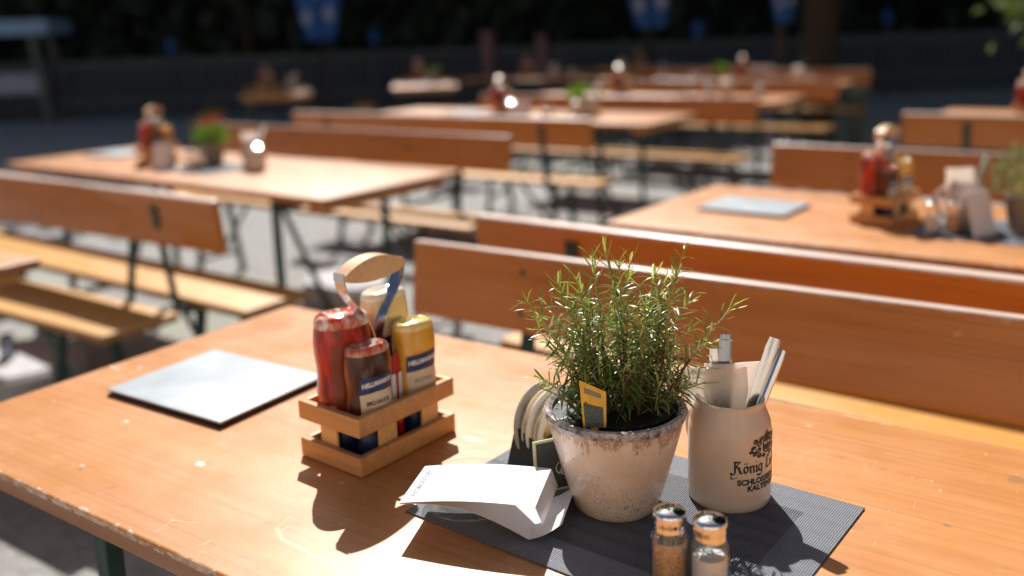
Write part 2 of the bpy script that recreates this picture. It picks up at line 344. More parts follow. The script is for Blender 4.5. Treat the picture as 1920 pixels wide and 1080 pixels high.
M['leaf'] = leafm('garden leaf', (.20, .36, .03), (.22, .36, .07), .45, .35)
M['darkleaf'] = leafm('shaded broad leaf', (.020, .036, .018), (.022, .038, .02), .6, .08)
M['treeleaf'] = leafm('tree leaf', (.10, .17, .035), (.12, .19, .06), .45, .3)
M['soil'] = simple('potting soil', (.022, .015, .011), .95, 0, .7, 220, bump=1.0, Specular_IOR_Level=.1)

# ---------------------------------------------------------------- mesh building
class MB:
    def __init__(s): s.v = []; s.f = []
    def add(s, vs, fs, T=None):
        o = len(s.v)
        s.v += [tuple(T @ Vector(p)) if T else tuple(p) for p in vs]; s.f += [tuple(i + o for i in f) for f in fs]; return s
    def box(s, c, d, T=None):
        x, y, z = (q / 2 for q in d); vs = [(c[0] + a * x, c[1] + b * y, c[2] + e * z) for a in (-1, 1) for b in (-1, 1) for e in (-1, 1)]
        return s.add(vs, [(0, 1, 3, 2), (4, 6, 7, 5), (0, 4, 5, 1), (2, 3, 7, 6), (0, 2, 6, 4), (1, 5, 7, 3)], T)
    def bar(s, a, b, w, h=None, upv=(0, 0, 1)):
        a, b = Vector(a), Vector(b); d = (b - a); L = d.length; d.normalize(); u = Vector(upv)
        if abs(d.dot(u)) > .95: u = Vector((1, 0, 0))
        sd_ = d.cross(u).normalized(); u = sd_.cross(d); T = Matrix((sd_, d, u)).transposed().to_4x4(); T.translation = (a + b) / 2
        return s.box((0, 0, 0), (w, L, h or w), T)
    def tube(s, pts, r, n=8, cap=True):
        pts = [Vector(p) for p in pts]; rr = r if isinstance(r, (list, tuple)) else [r] * len(pts); rings = []; u = None
        for i, p in enumerate(pts):
            d = (pts[min(i + 1, len(pts) - 1)] - pts[max(i - 1, 0)]).normalized()
            if u is None: u = d.orthogonal().normalized()
            u = (u - d * u.dot(d)).normalized(); w = d.cross(u)
            rings.append([p + (u * math.cos(6.28318 * k / n) + w * math.sin(6.28318 * k / n)) * rr[i] for k in range(n)])
        o = []; fs = []
        for q in rings: o += q
        for i in range(len(rings) - 1):
            for k in range(n): a = i * n + k; b = i * n + (k + 1) % n; fs.append((a, b, b + n, a + n))
        if cap: fs.append(tuple(range(n - 1, -1, -1))); fs.append(tuple(range((len(rings) - 1) * n, len(rings) * n)))
        return s.add(o, fs)
    def lathe(s, prof, n=48, c=(0, 0, 0), closed=False):
        o = []; fs = []
        for r, z in prof:
            for k in range(n): t = 6.2831853 * k / n; o.append((c[0] + r * math.cos(t), c[1] + r * math.sin(t), c[2] + z))
        m_ = len(prof)
        for i in range(m_ - 1 if not closed else m_):
            for k in range(n):
                a = i * n + k; b = i * n + (k + 1) % n; j = ((i + 1) % m_ - i) * n; fs.append((a, b, b + j, a + j))
        if not closed:
            if prof[0][0] > 1e-6: fs.append(tuple(range(n - 1, -1, -1)))
            if prof[-1][0] > 1e-6: fs.append(tuple(range((m_ - 1) * n, m_ * n)))
        return s.add(o, fs)
    def sections(s, secs, n=36, e=2.6):      # secs: (z, rx, ry, cx, cy) superellipse rings
        o = []; fs = []
        for z, rx, ry, cx, cy in secs:
            for k in range(n):
                t = 6.2831853 * k / n; c_, s_ = math.cos(t), math.sin(t)
                o.append((cx + rx * math.copysign(abs(c_) ** (2 / e), c_), cy + ry * math.copysign(abs(s_) ** (2 / e), s_), z))
        for i in range(len(secs) - 1):
            for k in range(n): a = i * n + k; b = i * n + (k + 1) % n; fs.append((a, b, b + n, a + n))
        fs.append(tuple(range(n - 1, -1, -1))); fs.append(tuple(range((len(secs) - 1) * n, len(secs) * n)))
        return s.add(o, fs)
    def mesh(s, name, mat, smooth=False, bevel=0):
        me = bpy.data.meshes.new(name); me.from_pydata(s.v, [], s.f); me.update()
        if mat is not None: me.materials.append(mat)
        if bevel:
            import bmesh
            bm = bmesh.new(); bm.from_mesh(me)
            bmesh.ops.bevel(bm, geom=[e for e in bm.edges if len(e.link_faces) == 2 and e.calc_face_angle(0) > .5], offset=bevel, segments=3, profile=.6, affect='EDGES')
            bm.to_mesh(me); bm.free()
        if smooth:
            for p in me.polygons: p.use_smooth = True
            try: me.set_sharp_from_angle(angle=R(38))
            except Exception: pass
        return me
    def build(s, name, mat, parent=None, smooth=False, bevel=0):
        return put(name, s.mesh(name, mat, smooth, bevel), parent)

def put(name, me, parent=None):
    o = bpy.data.objects.new(name, me); COL.objects.link(o)
    if parent is not None: o.parent = parent
    return o
def tag(o, label=None, cat=None, group=None, kind=None):
    if label: o['label'] = label
    if cat: o['category'] = cat
    if group: o['group'] = group
    if kind: o['kind'] = kind
    return o
def thing(name, label, cat, loc=(0, 0, 0), rz=0, group=None):
    o = bpy.data.objects.new(name, None); COL.objects.link(o); o.empty_display_size = .05
    o.location = loc; o.rotation_euler = (0, 0, rz); return tag(o, label, cat, group)
def dup(o, parent=None):
    c = o.copy(); COL.objects.link(c)
    if parent is not None: c.parent = parent
    for ch in list(o.children): dup(ch, c)
    return c
def move(o, loc, rz=0, label=None, group=None):
    o.location = loc; o.rotation_euler = (0, 0, rz)
    if label: o['label'] = label
    if group: o['group'] = group
    return o

def text_geo(s, size, offset=0.0, xs=1.0):
    cu = bpy.data.curves.new('t', 'FONT'); cu.body = s; cu.size = size; cu.align_x = 'CENTER'; cu.align_y = 'CENTER'; cu.offset = offset
    cu.resolution_u = 3
    ob = bpy.data.objects.new('t', cu); COL.objects.link(ob)
    me = bpy.data.meshes.new_from_object(ob.evaluated_get(bpy.context.evaluated_depsgraph_get()))
    vs = [(v.co.x * xs, v.co.y) for v in me.vertices]; fs = [tuple(p.vertices) for p in me.polygons]
    bpy.data.objects.remove(ob); bpy.data.curves.remove(cu); bpy.data.meshes.remove(me); return vs, fs
def nib(strokes, w=.16, ang=42, thin=.05):     # broad-pen strokes: [(points)], returns quads
    vs = []; fs = []; a = R(ang); nx, ny = math.cos(a) * w / 2, math.sin(a) * w / 2; px, py = -math.sin(a) * thin / 2, math.cos(a) * thin / 2
    for st in strokes:
        for (x0, y0), (x1, y1) in zip(st, st[1:]):
            k = len(vs); vs += [(x0 - nx, y0 - ny), (x0 + nx, y0 + ny), (x1 + nx, y1 + ny), (x1 - nx, y1 - ny)]; fs.append((k, k + 1, k + 2, k + 3))
            L = math.hypot(x1 - x0, y1 - y0) or 1; qx, qy = -(y1 - y0) / L * thin / 2, (x1 - x0) / L * thin / 2
            k = len(vs); vs += [(x0 - qx, y0 - qy), (x0 + qx, y0 + qy), (x1 + qx, y1 + qy), (x1 - qx, y1 - qy)]; fs.append((k, k + 1, k + 2, k + 3))
    return vs, fs
def arc(cx, cy, rx, ry, a0, a1, n=10): return [(cx + rx * math.cos(R(a0 + (a1 - a0) * i / n)), cy + ry * math.sin(R(a0 + (a1 - a0) * i / n))) for i in range(n + 1)]

def rbox_mesh(name, mat, sx, sy, sz, z0, bevel=.004, c=(0, 0)):
    return MB().box((c[0], c[1], z0 + sz / 2), (sx, sy, sz)).mesh(name, mat, True, bevel)

# ================================================================= SETTING
def ground():
    n = 60; vs = []; fs = []
    xs = [-60 + 120 * i / n for i in range(n + 1)]
    for j in range(n + 1):
        for i in range(n + 1):
            x, y = xs[i], -30 + 110 * j / n; vs.append((x, y, 0.0))
    for j in range(n):
        for i in range(n): a = j * (n + 1) + i; fs.append((a, a + 1, a + n + 2, a + n + 1))
    return MB().add(vs, fs).build('ground', M['gravel'])
tag(ground(), 'pale grey gravel ground of the beer garden', kind='structure')
tag(MB().add([(-200, -120, -.02), (200, -120, -.02), (200, 260, -.02), (-200, 260, -.02)], [(0, 1, 2, 3)]).build('terrain', simple('far ground', (.10, .10, .06), .9)), 'flat land beyond the garden', kind='structure')

# ================================================================= TABLES AND BENCHES
TL, TW, TH = 2.2, .70, .77
ME = {}
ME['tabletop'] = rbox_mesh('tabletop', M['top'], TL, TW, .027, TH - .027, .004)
ME['tleg'] = MB().bar((0, 0, 0), (0, 0, TH - .031), .025, .025).box((0, 0, .006), (.042, .042, .012)).mesh('leg', M['green'], True, .003)
ME['trail'] = MB().bar((0, -.262, 0), (0, .262, 0), .02, .03).mesh('crossbar', M['green'], True, .002)
ME['tbrace'] = MB().bar((0, 0, .17), (.36, 0, TH - .035), .014, .022).mesh('brace', M['green'], True, .002)
ME['cleat'] = rbox_mesh('cleat', M['cleat'], .07, TW - .07, .028, TH - .0575, .003)
def table(name_label, loc, rz, group='orange varnished beer tables'):
    t = thing('beer_table', name_label, 'table', loc, rz, group)
    put('tabletop', ME['tabletop'], t)
    for sx in (-1, 1):
        for sy in (-1, 1):
            l = put('leg', ME['tleg'], t); l.location = (sx * .76, sy * .275, 0)
        for zz in (.16, .70): c = put('crossbar', ME['trail'], t); c.location = (sx * .76, 0, zz)
        b = put('brace', ME['tbrace'], t); b.location = (sx * .745, 0, 0); b.rotation_euler = (0, 0, 0 if sx < 0 else math.pi)
        k = put('cleat', ME['cleat'], t); k.location = (sx * 1.02, 0, 0)
    return t
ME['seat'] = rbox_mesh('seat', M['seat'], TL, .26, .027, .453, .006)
ME['backrest'] = rbox_mesh('backrest', M['back'], TL, .031, .168, 0, .009)
ME['bleg'] = MB().bar((0, 0, .0), (0, -.075, .45), .028, .028).box((0, 0, .005), (.045, .045, .01)).mesh('leg', M['green'], True, .003)
ME['bbar'] = MB().bar((0, -.13, 0), (0, .13, 0), .018, .02).mesh('crossbar', M['green'], True, .002)
ME['bbrace'] = MB().bar((0, 0, .13), (.27, 0, .445), .012, .02).mesh('brace', M['green'], True, .002)
ME['upright'] = MB().bar((0, .08, .437), (0, .172, .452), .03, .02).bar((0, .163, .44), (0, .2165, .80), .034, .008, (0, 1, 0)).mesh('upright', M['green'], True, .002)
sm_ = MB()
for z in (.04, .125): sm_.lathe([(.0, .0), (.011, .001), (.009, .004), (0, .005)], 12)
def screw_mesh():
    mb = MB()
    for z in (0.,):
        T = Matrix.Translation((0, -.0155, z)) @ Matrix.Rotation(R(90), 4, 'X')
        p = MB().lathe([(.0062, -.001), (.0062, .001), (.0045, .0028), (.0005, .0034)], 12); mb.add(p.v, p.f, T)
    return mb.mesh('screw', M['greenshade'], True)
ME['screw'] = screw_mesh()
def bench(label, loc, rz, back=True, group='orange benches with backrests'):
    """seat centred on the origin; the backrest stands at +y"""
    t = thing('beer_bench', label, 'bench', loc, rz, group)
    put('seat', ME['seat'], t)
    for sx in (-1, 1):
        for sy in (-1, 1):
            l = put('leg', ME['bleg'], t); l.location = (sx * .80, sy * .15, 0); l.rotation_euler = (0, 0, 0 if sy > 0 else math.pi)
        for zz in (.12, .437): c = put('crossbar', ME['bbar'], t); c.location = (sx * .80, 0, zz)
        b = put('brace', ME['bbrace'], t); b.location = (sx * .78, 0, 0); b.rotation_euler = (0, 0, 0 if sx < 0 else math.pi)
        if back:
            u = put('upright', ME['upright'], t); u.location = (sx * .80, 0, 0)
    if back:
        bk = put('backrest', ME['backrest'], t); bk.location = (0, .181, .6715); bk.rotation_euler = (R(-7), 0, 0)
        for sx in (-1, 1):
            for zz in (.042, .128): s_ = put('screw', ME['screw'], bk); s_.location = (sx * .80, 0, zz)
    return t
def tb(label, x0, yfront, ang=0):     # table by its front-left corner
    c, s = math.cos(ang), math.sin(ang); cx, cy = 1.1, .35
    return table(label, (x0 + cx * c - cy * s, yfront + cx * s + cy * c, 0), ang)

near = tb('near beer table carrying the rosemary pot, stoneware mug and condiment caddy', 0, -.70)
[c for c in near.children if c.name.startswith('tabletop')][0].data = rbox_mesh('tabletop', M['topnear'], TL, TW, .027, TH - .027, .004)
A_B = -.0423
tb('second beer table on the left, with the red flowers and a white menu', -.856 - 2.2 * math.cos(A_B), .919 - 2.2 * math.sin(A_B), A_B)
tb('beer table on the right behind the two long backrests, menu and rosemary on it', .168, 1.000, -.0445)
tb('beer table at the left edge, only its bare corner showing', -3.10, -.715)
tb('beer table in the third row, its menu beside a leafy green pot', -3.12, 3.42, .01)
tb('beer table in the shade behind the dark bench on the right', .36, 4.05, -.05)
tb('beer table with flashing chrome in the fourth row near the tree trunk', -2.95, 5.0)
table('small looking far beer table left of centre with pale flowers on it', (-5.62, 7.16, 0), R(130))
tb('far beer table at centre, pink post behind it', -5.55, 7.65)
table('far tan beer table standing alone in the shade on the left', (-6.52, 5.74, 0), R(138))
tb('farthest beer table left of the tree trunk', -5.6, 9.4)

bench('bench whose brown backrest stands right behind the near table', (1.14, .150, 0), -.002)
bench('bench turned away, its bright topped backrest second behind the near table', (1.09, .800, 0), math.pi - .055)
bench('bench behind the left corner table, orange seat end at the near table corner', (-2.13, .315, 0), .012)
bench('bench facing the left table, its long yellow lit seat ending beside the near table', (-1.95, .735, 0), math.pi - .035)
bench('bench on the far side of the left table behind the red flowers', (-2.08, 2.02, 0), -.02)
bench('bench on the far side of the right table, brown backrest behind the caddy', (1.27, 2.06, 0), -.05)
bench('bench in the third row with a glaring white backrest edge', (-2.14, 3.20, 0), math.pi + .02)
bench('bench beyond the third row table, brown board under the chrome flashes', (-1.80, 4.36, 0), -.01)
bench('dark shaded bench on the right, in front of the shaded caddy', (1.46, 3.85, 0), math.pi - .06)
bench('bench beyond the fourth row table, board running toward the tree trunk', (-1.82, 6.22, 0), 0)
bench('far bench ending just left of the tree trunk, topmost of the brown boards', (-3.2, 9.1, 0), math.pi)
bench('low bench beside the tan table far on the left', (-7.4, 5.5, 0), R(138), False, 'plain benches without backrests')
bench('plain bench beside the small far table', (-6.2, 6.7, 0), R(130), False, 'plain benches without backrests')
bench('plain bench in front of the far centre table', (-4.45, 7.35, 0), 0, False, 'plain benches without backrests')
tb('beer table in the fifth row, in front of the topmost brown boards', -3.05, 6.72)
bench('bench beyond the fifth row table, close to the tree trunk', (-2.0, 7.95, 0), .01)
bench('bench left of the fifth row tables, half hidden by the small far table', (-4.6, 5.3, 0), math.pi, False, 'plain benches without backrests')

# ================================================================= TABLE-TOP OBJECTS (near table)
Z = TH
# ---- condiment caddy
def make_caddy():
    t = thing('condiment_caddy', 'x', 'caddy')
    W, D, th = .112, .169, .009
    def ring(z0, z1):
        mb = MB(); h = z1 - z0; c = (z0 + z1) / 2
        mb.box((0, -D / 2 + th / 2, c), (W, th, h)); mb.box((0, D / 2 - th / 2, c), (W, th, h))
        mb.box((-W / 2 + th / 2, 0, c), (th, D - 2 * th, h)); mb.box((W / 2 - th / 2, 0, c), (th, D - 2 * th, h)); return mb
    ring(.001, .025).build('lower_frame', M['crate'], t, True, .0012)
    ring(.051, .075).build('upper_frame', M['crate'], t, True, .0012)
    MB().box((0, 0, .006), (W - 2 * th - .001, D - 2 * th - .001, .006)).build('base_board', M['leather'], t)
    for sx, sy, ax in ((-.012, -1, 0), (1, -.028, 1), (1, .048, 1), (.012, 1, 0), (-1, -.028, 1), (-1, .048, 1)):
        mb = MB()
        if ax == 0: mb.box((sx, sy * (D / 2 - th - .0025), .0415), (.030, .004, .066))
        else: mb.box((sx * (W / 2 - th - .0025), sy, .0415), (.004, .030, .066))
        mb.build('slat', M['crate_in'], t, True, .0008)
    # flat steel bands rising in the middle and flaring to the grip
    for s, mt in ((-1, 'steel'), (1, 'darksteel')):
        pts = [(0, s * .004, .009), (0, s * .004, .10), (0, s * .006, .150), (0, s * .019, .180), (0, s * .040, .203), (0, s * .050, .222), (0, s * .0515, .240)]
        vs = []; fs = []
        from_ = [Vector(p) for p in pts]; sm = []
        for i in range(len(from_) - 1):
            for k in range(5): sm.append(from_[i].lerp(from_[i + 1], k / 5))
        sm.append(from_[-1])
        for it in range(3): sm = [sm[0]] + [(sm[i - 1] + sm[i] * 2 + sm[i + 1]) / 4 for i in range(1, len(sm) - 1)] + [sm[-1]]
        mb = MB()
        for i, p in enumerate(sm):
            d = (sm[min(i + 1, len(sm) - 1)] - sm[max(0, i - 1)]).normalized(); nrm = Vector((1, 0, 0)).cross(d).normalized() * .0009
            for sg, sxx in ((1, -1), (1, 1), (-1, 1), (-1, -1)): vs.append(p + nrm * sg + Vector((sxx * .009, 0, 0)))
        for i in range(len(sm) - 1):
            for k in range(4): a = i * 4 + k; b = i * 4 + (k + 1) % 4; fs.append((a, b, b + 4, a + 4))
        fs += [(3, 2, 1, 0), tuple(len(vs) - 4 + k for k in range(4))]
        mb.add(vs, fs).build('handle_band', M[mt], t, True)
    # lens-shaped wooden grip
    n = 22; vs = []; fs = []
    for i in range(n + 1):
        y = -.0505 + .101 * i / n; q = 1 - (2 * i / n - 1) ** 2; h = .0040 + .0115 * q
        zc = .2335 + .0035 * q
        for a_, b_ in ((-.0115, -1), (.0115, -1), (.0115, 1), (-.0115, 1)): vs.append((a_, y, zc + b_ * h))
    for i in range(n):
        for k in range(4): a = i * 4 + k; b = i * 4 + (k + 1) % 4; fs.append((a, b, b + 4, a + 4))
    fs += [(3, 2, 1, 0), tuple(n * 4 + k for k in range(4))]
    MB().add(vs, fs).build('grip', M['gripwood'], t, True)
    return t
CAD = (.6005, -.3880); CAR = R(-4)
caddy = move(make_caddy(), (CAD[0], CAD[1], Z), CAR, 'two tiered wooden condiment caddy with steel handle on the near table', 'wooden condiment caddies')
def inc(dx, dy, z=.0095):   # caddy-local to world
    c, s = math.cos(CAR), math.sin(CAR); return (CAD[0] + dx * c - dy * s, CAD[1] + dx * s + dy * c, Z + z)

def bottle(label, rx, ry, H, body, loc, rz, cap='navy', lab=None, clear=.012, group=None, capw=None):
    """inverted squeeze bottle: flat cap below, rounded base on top; label faces local +x"""
    t = thing('sauce_bottle', label, 'bottle', loc, rz, group or 'squeeze bottles in the caddies')
    ch = .034; cw = (capw or .62)
    MB().sections([(0, rx * .72, ry * cw, 0, 0), (.003, rx * .76, ry * (cw + .03), 0, 0), (ch - .002, rx * .72, ry * (cw - .02), 0, 0), (ch, rx * .68, ry * (cw - .05), 0, 0)], 32, 2.3).build('cap', M[cap], t, True)
    def rad(u):   # u 0..1 over body height
        w = .72 + .26 * min(1, (u / .26)) ** .55 if u < .26 else .98 - .055 * math.sin(math.pi * min(1, (u - .26) / .42)) ** 2 + (.02 if u > .68 else .02 * (u - .26) / .42) - .14 * max(0, (u - .72) / .28) ** 1.7
        return w
    secs = []; zt = H - clear
    for i in range(19):
        u = i / 18; z = ch + .0005 + (zt - ch) * u; w = rad(u * (zt - ch) / (H - ch)); secs.append((z, rx * w, ry * w, 0, 0))
    MB().sections(secs, 40, 2.5).build('body', M[body], t, True)
    tops = []; w0 = rad((zt - ch) / (H - ch))
    for i in range(7):
        a = i / 6 * 1.5708; z = zt + .0003 + clear * math.sin(a); w = w0 * (1 - .26 * (1 - math.cos(a)) ** 1.3); tops.append((z, rx * w * 1.004, ry * w * 1.004, 0, 0))
    wl = tops[-1]; tops += [(wl[0] - .002, wl[1] * .82, wl[2] * .82, 0, 0), (wl[0] - .005, wl[1] * .6, wl[2] * .6, 0, 0)]
    MB().sections(tops, 40, 2.5).build('bottle_base', M[{'red': 'clearcap', 'brown': 'clearcap', 'mustard': 'mustardsunlit', 'mayo': 'mayosunlit'}[body]], t, True)
    if lab:
        # curved label panel following the front (+x) wall
        def wall(y, z, off):
            u = (z - ch) / (H - ch); w = rad(u); yy = max(-.999, min(.999, y / (ry * w)))
            return Vector(((rx * w) * (1 - abs(yy) ** 2.5) ** (1 / 2.5) + off, y, z))
        def panel(name, y0, y1, z0, z1, mt, off, skew=0):
            nx, nz = 12, 8; vs = []; fs = []
            for j in range(nz + 1):
                for i in range(nx + 1):
                    y = y0 + (y1 - y0) * i / nx; z = z0 + (z1 - z0) * j / nz + skew * (y - (y0 + y1) / 2)
                    vs.append(wall(y, z, off))
            for j in range(nz):
                for i in range(nx): a = j * (nx + 1) + i; fs.append((a, a + 1, a + nx + 2, a + nx + 1))
            return MB().add(vs, fs).build(name, M[mt], t, True)
        def words(name, s, size, zc, off, mt, xs=1.0, skew=0, parent=None, bold=.0004):
            tv, tf = text_geo(s, size, bold, xs)
            vs = [wall(x, zc + y + skew * x, off) for x, y in tv]
            return MB().add(vs, tf).build(name, M[mt], parent or t)
        hw = ry * .74
        if lab == 'plain':
            panel('label', -hw * .95, hw * .95, ch + .028, H - .034, 'labelbrown', .0006)
        else:
            z0 = ch + .012; z1 = z0 + (H - ch) * .36; z2 = z1 + (H - ch) * .19
            p = panel('label', -hw, hw, z0, z1, lab[1], .0006)
            bn = panel('label_banner', -hw * 1.02, hw * 1.02, z1 + .0002, z2, 'labelblue', .0008, .05)
            w = words('brand_lettering', lab[0], .0084, (z1 + z2) / 2 + .001, .0013, 'white', .84, .05, bn)
            words('product_lettering', lab[2], .0068, z1 - .013, .0011, lab[3], .9, 0, p, .0002)
            # small round picture under the words
            mb = MB(); 
            for k in range(5):
                a = [wall(-.006 + .003 * k + .0022 * math.cos(6.283 * i / 8), z0 + .007 + (k % 2) * .002 + .0022 * math.sin(6.283 * i / 8), .001) for i in range(8)]
                mb.add(a, [tuple(range(8))])
            mb.build('label_picture', M[lab[4]], p)
    return t
RZL = R(-14)
bottle('tall red ketchup bottle in the left of the near caddy', .027, .0365, .176, 'red', inc(-.014, -.041), R(-22), 'navy', 'plain', .015)
bottle('short brown barbecue sauce bottle at the front corner of the near caddy', .0195, .0305, .142, 'brown', inc(.0265, -.0375), RZL, 'navy', ("HELLMANN'S", 'labelcream', 'BBQ SAUCE', 'ink', 'labelbrown'), .010)
bottle('yellow mustard bottle at the right end of the near caddy', .0205, .0300, .150, 'mustard', inc(.0235, .0455), RZL, 'navy', ("HELLMANN'S", 'labelcream', 'MUSTARD', 'inkgrey', 'tagyellow'), .010)
bottle('tall pale mayonnaise bottle at the back of the near caddy', .0225, .0345, .186, 'mayo', inc(-.022, .0395), R(-10), 'navy', ("HELLMANN'S", 'mayo', 'MAYONNAISE', 'inkgrey', 'mustard'), .010)
def sachet(label, loc, rz, tilt):
    t = thing('sauce_sachet', label, 'sachet', loc, rz, 'red sauce sachets in the near caddy')
    mb = MB(); vs = []; fs = []
    for i in range(15):
        z = .116 * i / 14; th = .0028 * math.sin(math.pi * i / 14) ** .6 + .0003
        for a, b in ((-.006, 0), (0, -th), (.006, 0), (0, th)): vs.append((tilt * z + b, a, z))
    for i in range(14):
        for k in range(4): a = i * 4 + k; b = i * 4 + (k + 1) % 4; fs.append((a, b, b + 4, a + 4))
    fs += [(3, 2, 1, 0), (56, 57, 58, 59)]
    mb.add(vs, fs).build('sachet_foil', M['sachet'], t, True)
    MB().box((tilt * .07 + .0034, 0, .070), (.0008, .007, .044)).build('print_panel', M['white'], t)
    return t
sachet('left one of two red sachets standing between the brown and yellow bottles', inc(.028, -.0015), R(-12), .03)
sachet('right one of two red sachets, leaning against the yellow bottle', inc(.031, .0095), R(6), -.02)

# ---- menu folder
def make_menu():
    t = thing('menu_folder', 'x', 'menu')
    MB().box((0, 0, .0016), (.258, .203, .0022)).build('bottom_cover', M['menuedge'], t, True, .001)
    MB().box((.001, 0, .0052), (.250, .196, .0044)).build('pages', M['menuedge'], t)
    c = MB().box((0, 0, .0090), (.258, .203, .0028)).build('top_cover', M['menu'], t, True, .0012)
    MB().box((0, -.0935, .0106), (.250, .0008, .0008)).build('stitching', M['white'], c)
    return t
menu = move(make_menu(), (.2475, -.371, Z), R(1.5), 'menu folder, glare painted into its cover, with dark page edges left of the near caddy', 'menus on the tables')

# ---- placemat
MC = (.9625, -.3790)
mt = MB().box((0, 0, .0010), (.412, .289, .0016)).build('placemat', M['mat'], None, True, .0006)
mt.location = (MC[0], MC[1] + .002, Z + .0003); mt.rotation_euler = (0, 0, R(-3.2))
tag(mt, 'dark woven placemat under the rosemary pot and the mug', 'placemat', 'woven placemats')
ZM = Z + .0024

# ---- ashtray
def make_ashtray():
    t = thing('ashtray', 'x', 'ashtray')
    MB().lathe([(.0005, .001), (.040, .0), (.050, .004), (.0545, .018), (.055, .028), (.052, .0285), (.048, .020), (.043, .009), (.030, .0065), (.0005, .006)], 56).build('ashtray_bowl', M['glass'], t, True)
    return t
ash = move(make_ashtray(), (.800, -.458, ZM), 0, 'round glass ashtray under the white folded card', 'glass ashtrays')

# ---- folded white card lying over the ashtray
def folded_card():
    e = Vector((-.031, .080, 0))
    z = ZM - Z
    P = lambda x, y, h: Vector((x, y, Z + h))
    T1 = P(.780, -.553, .040); T4 = P(.918, -.502, .050); F1 = P(.9175, -.489, .024); B1 = P(.902, -.492, z + .0022); O1 = P(.932, -.474, .022)
    t = thing('folded_table_card', 'white folded table card slumped over the ashtray with small grey lettering', 'card', (0, 0, 0))
    def sheet(name, a, b, ea, eb, bulge, n=14, mt='paper', sag=0):
        vs = []; fs = []; m_ = 6
        for j in range(m_ + 1):
            for i in range(n + 1):
                q = i / n; A = a + ea * (j / m_); Bq = b + eb * (j / m_); p = A.lerp(Bq, q)
                p.z += bulge * math.sin(math.pi * q) + sag * math.sin(math.pi * q) * math.sin(math.pi * j / m_); vs.append(p)
        for j in range(m_):
            for i in range(n): k = j * (n + 1) + i; fs.append((k, k + 1, k + n + 2, k + n + 1))
        k0 = len(vs); vs += [v + Vector((0, 0, -.0003)) for v in vs]
        fs += [tuple(reversed([i + k0 for i in f])) for f in fs[:]]
        ring = list(range(n + 1)) + [j * (n + 1) + n for j in range(1, m_ + 1)] + [m_ * (n + 1) + i for i in range(n - 1, -1, -1)] + [j * (n + 1) for j in range(m_ - 1, 0, -1)]
        for q in range(len(ring)): a_, b_ = ring[q], ring[(q + 1) % len(ring)]; fs.append((b_, a_, a_ + k0, b_ + k0))
        return MB().add(vs, fs).build(name, M[mt], t, True)
    top = sheet('top_panel', T1, T4, e, e, .004)
    sheet('side_panel', T4 + Vector((.0004, 0, 0)), F1, e, e, 0, 6)
    sheet('under_panel', T1 + Vector((0, 0, -.0012)), B1, e, e, .0135)
    sheet('flap_panel', B1 + Vector((.0002, 0, 0)), O1, e, e, -.003, 8)
    # lettering along the short left edge
    tv, tf = text_geo('PROMONTOPY', .0088, .0001, 1.0)
    ax = (T4 - T1).normalized(); ay = e.normalized(); o = T1 + e * .52 + ax * .011
    vs = []
    for x, y in tv:
        p = o + ay * (x * 1.02) - ax * y
        q = (p - T1).dot(ax) / (T4 - T1).length
        p = p.copy(); p.z = T1.z + (T4.z - T1.z) * q + .004 * math.sin(math.pi * q) + .0007; vs.append(p)
    MB().add(vs, tf).build('card_lettering', M['inkgrey'], top)
    return t
folded_card()

# ---- rosemary pot
PC = Vector((.941, -.374, ZM)); PH = .1165
def make_pot():
    t = thing('rosemary_pot', 'x', 'plant pot')
    prof = [(.001, 0), (.043, 0), (.0465, .003), (.0490, .010)]
    for i in range(1, 11): q = i / 10; prof.append((.049 + .0262 * q + .001 * math.sin(q * 3.14), .010 + .096 * q))
    prof += [(.0768, .1075)]
    MB().lathe(prof, 72).build('pot_wall', M['ceramic'], t, True)
    MB().lathe([(.0770, .1070), (.0788, .1120), (.0770, .1160), (.0725, .1166), (.0688, .1140), (.0675, .108)], 72).build('pot_rim', M['rim'], t, True)
    MB().lathe([(.0678, .1095), (.060, .060), (.052, .03), (.001, .028)], 64).build('pot_lining', M['plastic'], t, True)
    return t
pot = move(make_pot(), PC, 0, 'crackled beige ceramic pot with brown runs at the rim, holding the rosemary')
def nursery():
    t = thing('nursery_pot', 'dark plastic nursery pot set inside the crackled ceramic pot', 'plant pot', (PC.x + .004, PC.y + .006, PC.z + .0285))
    MB().lathe([(.001, 0), (.043, 0), (.0565, .078), (.0585, .079), (.0585, .084), (.0560, .084), (.0545, .074)], 64).build('plastic_wall', M['plastic'], t, True)
    vs = [(0, 0, .070)]; fs = []; n = 40
    for j in range(1, 17):
        for k in range(n):
            r = .0547 * j / 16; a = 6.28318 * k / n; vs.append((r * math.cos(a), r * math.sin(a), .0700 + .012 * noise.noise(Vector((r * 110 * math.cos(a), r * 110 * math.sin(a), 1)))))
    for k in range(n): fs.append((0, 1 + k, 1 + (k + 1) % n))
    for j in range(15):
        for k in range(n): a = 1 + j * n + k; b = 1 + j * n + (k + 1) % n; fs.append((a, a + n, b + n, b))
    s_ = MB().add(vs, fs).build('soil', M['soil'], t, True)
    return t
nursery()
SOIL = PC + Vector((.004, .006, .0985))
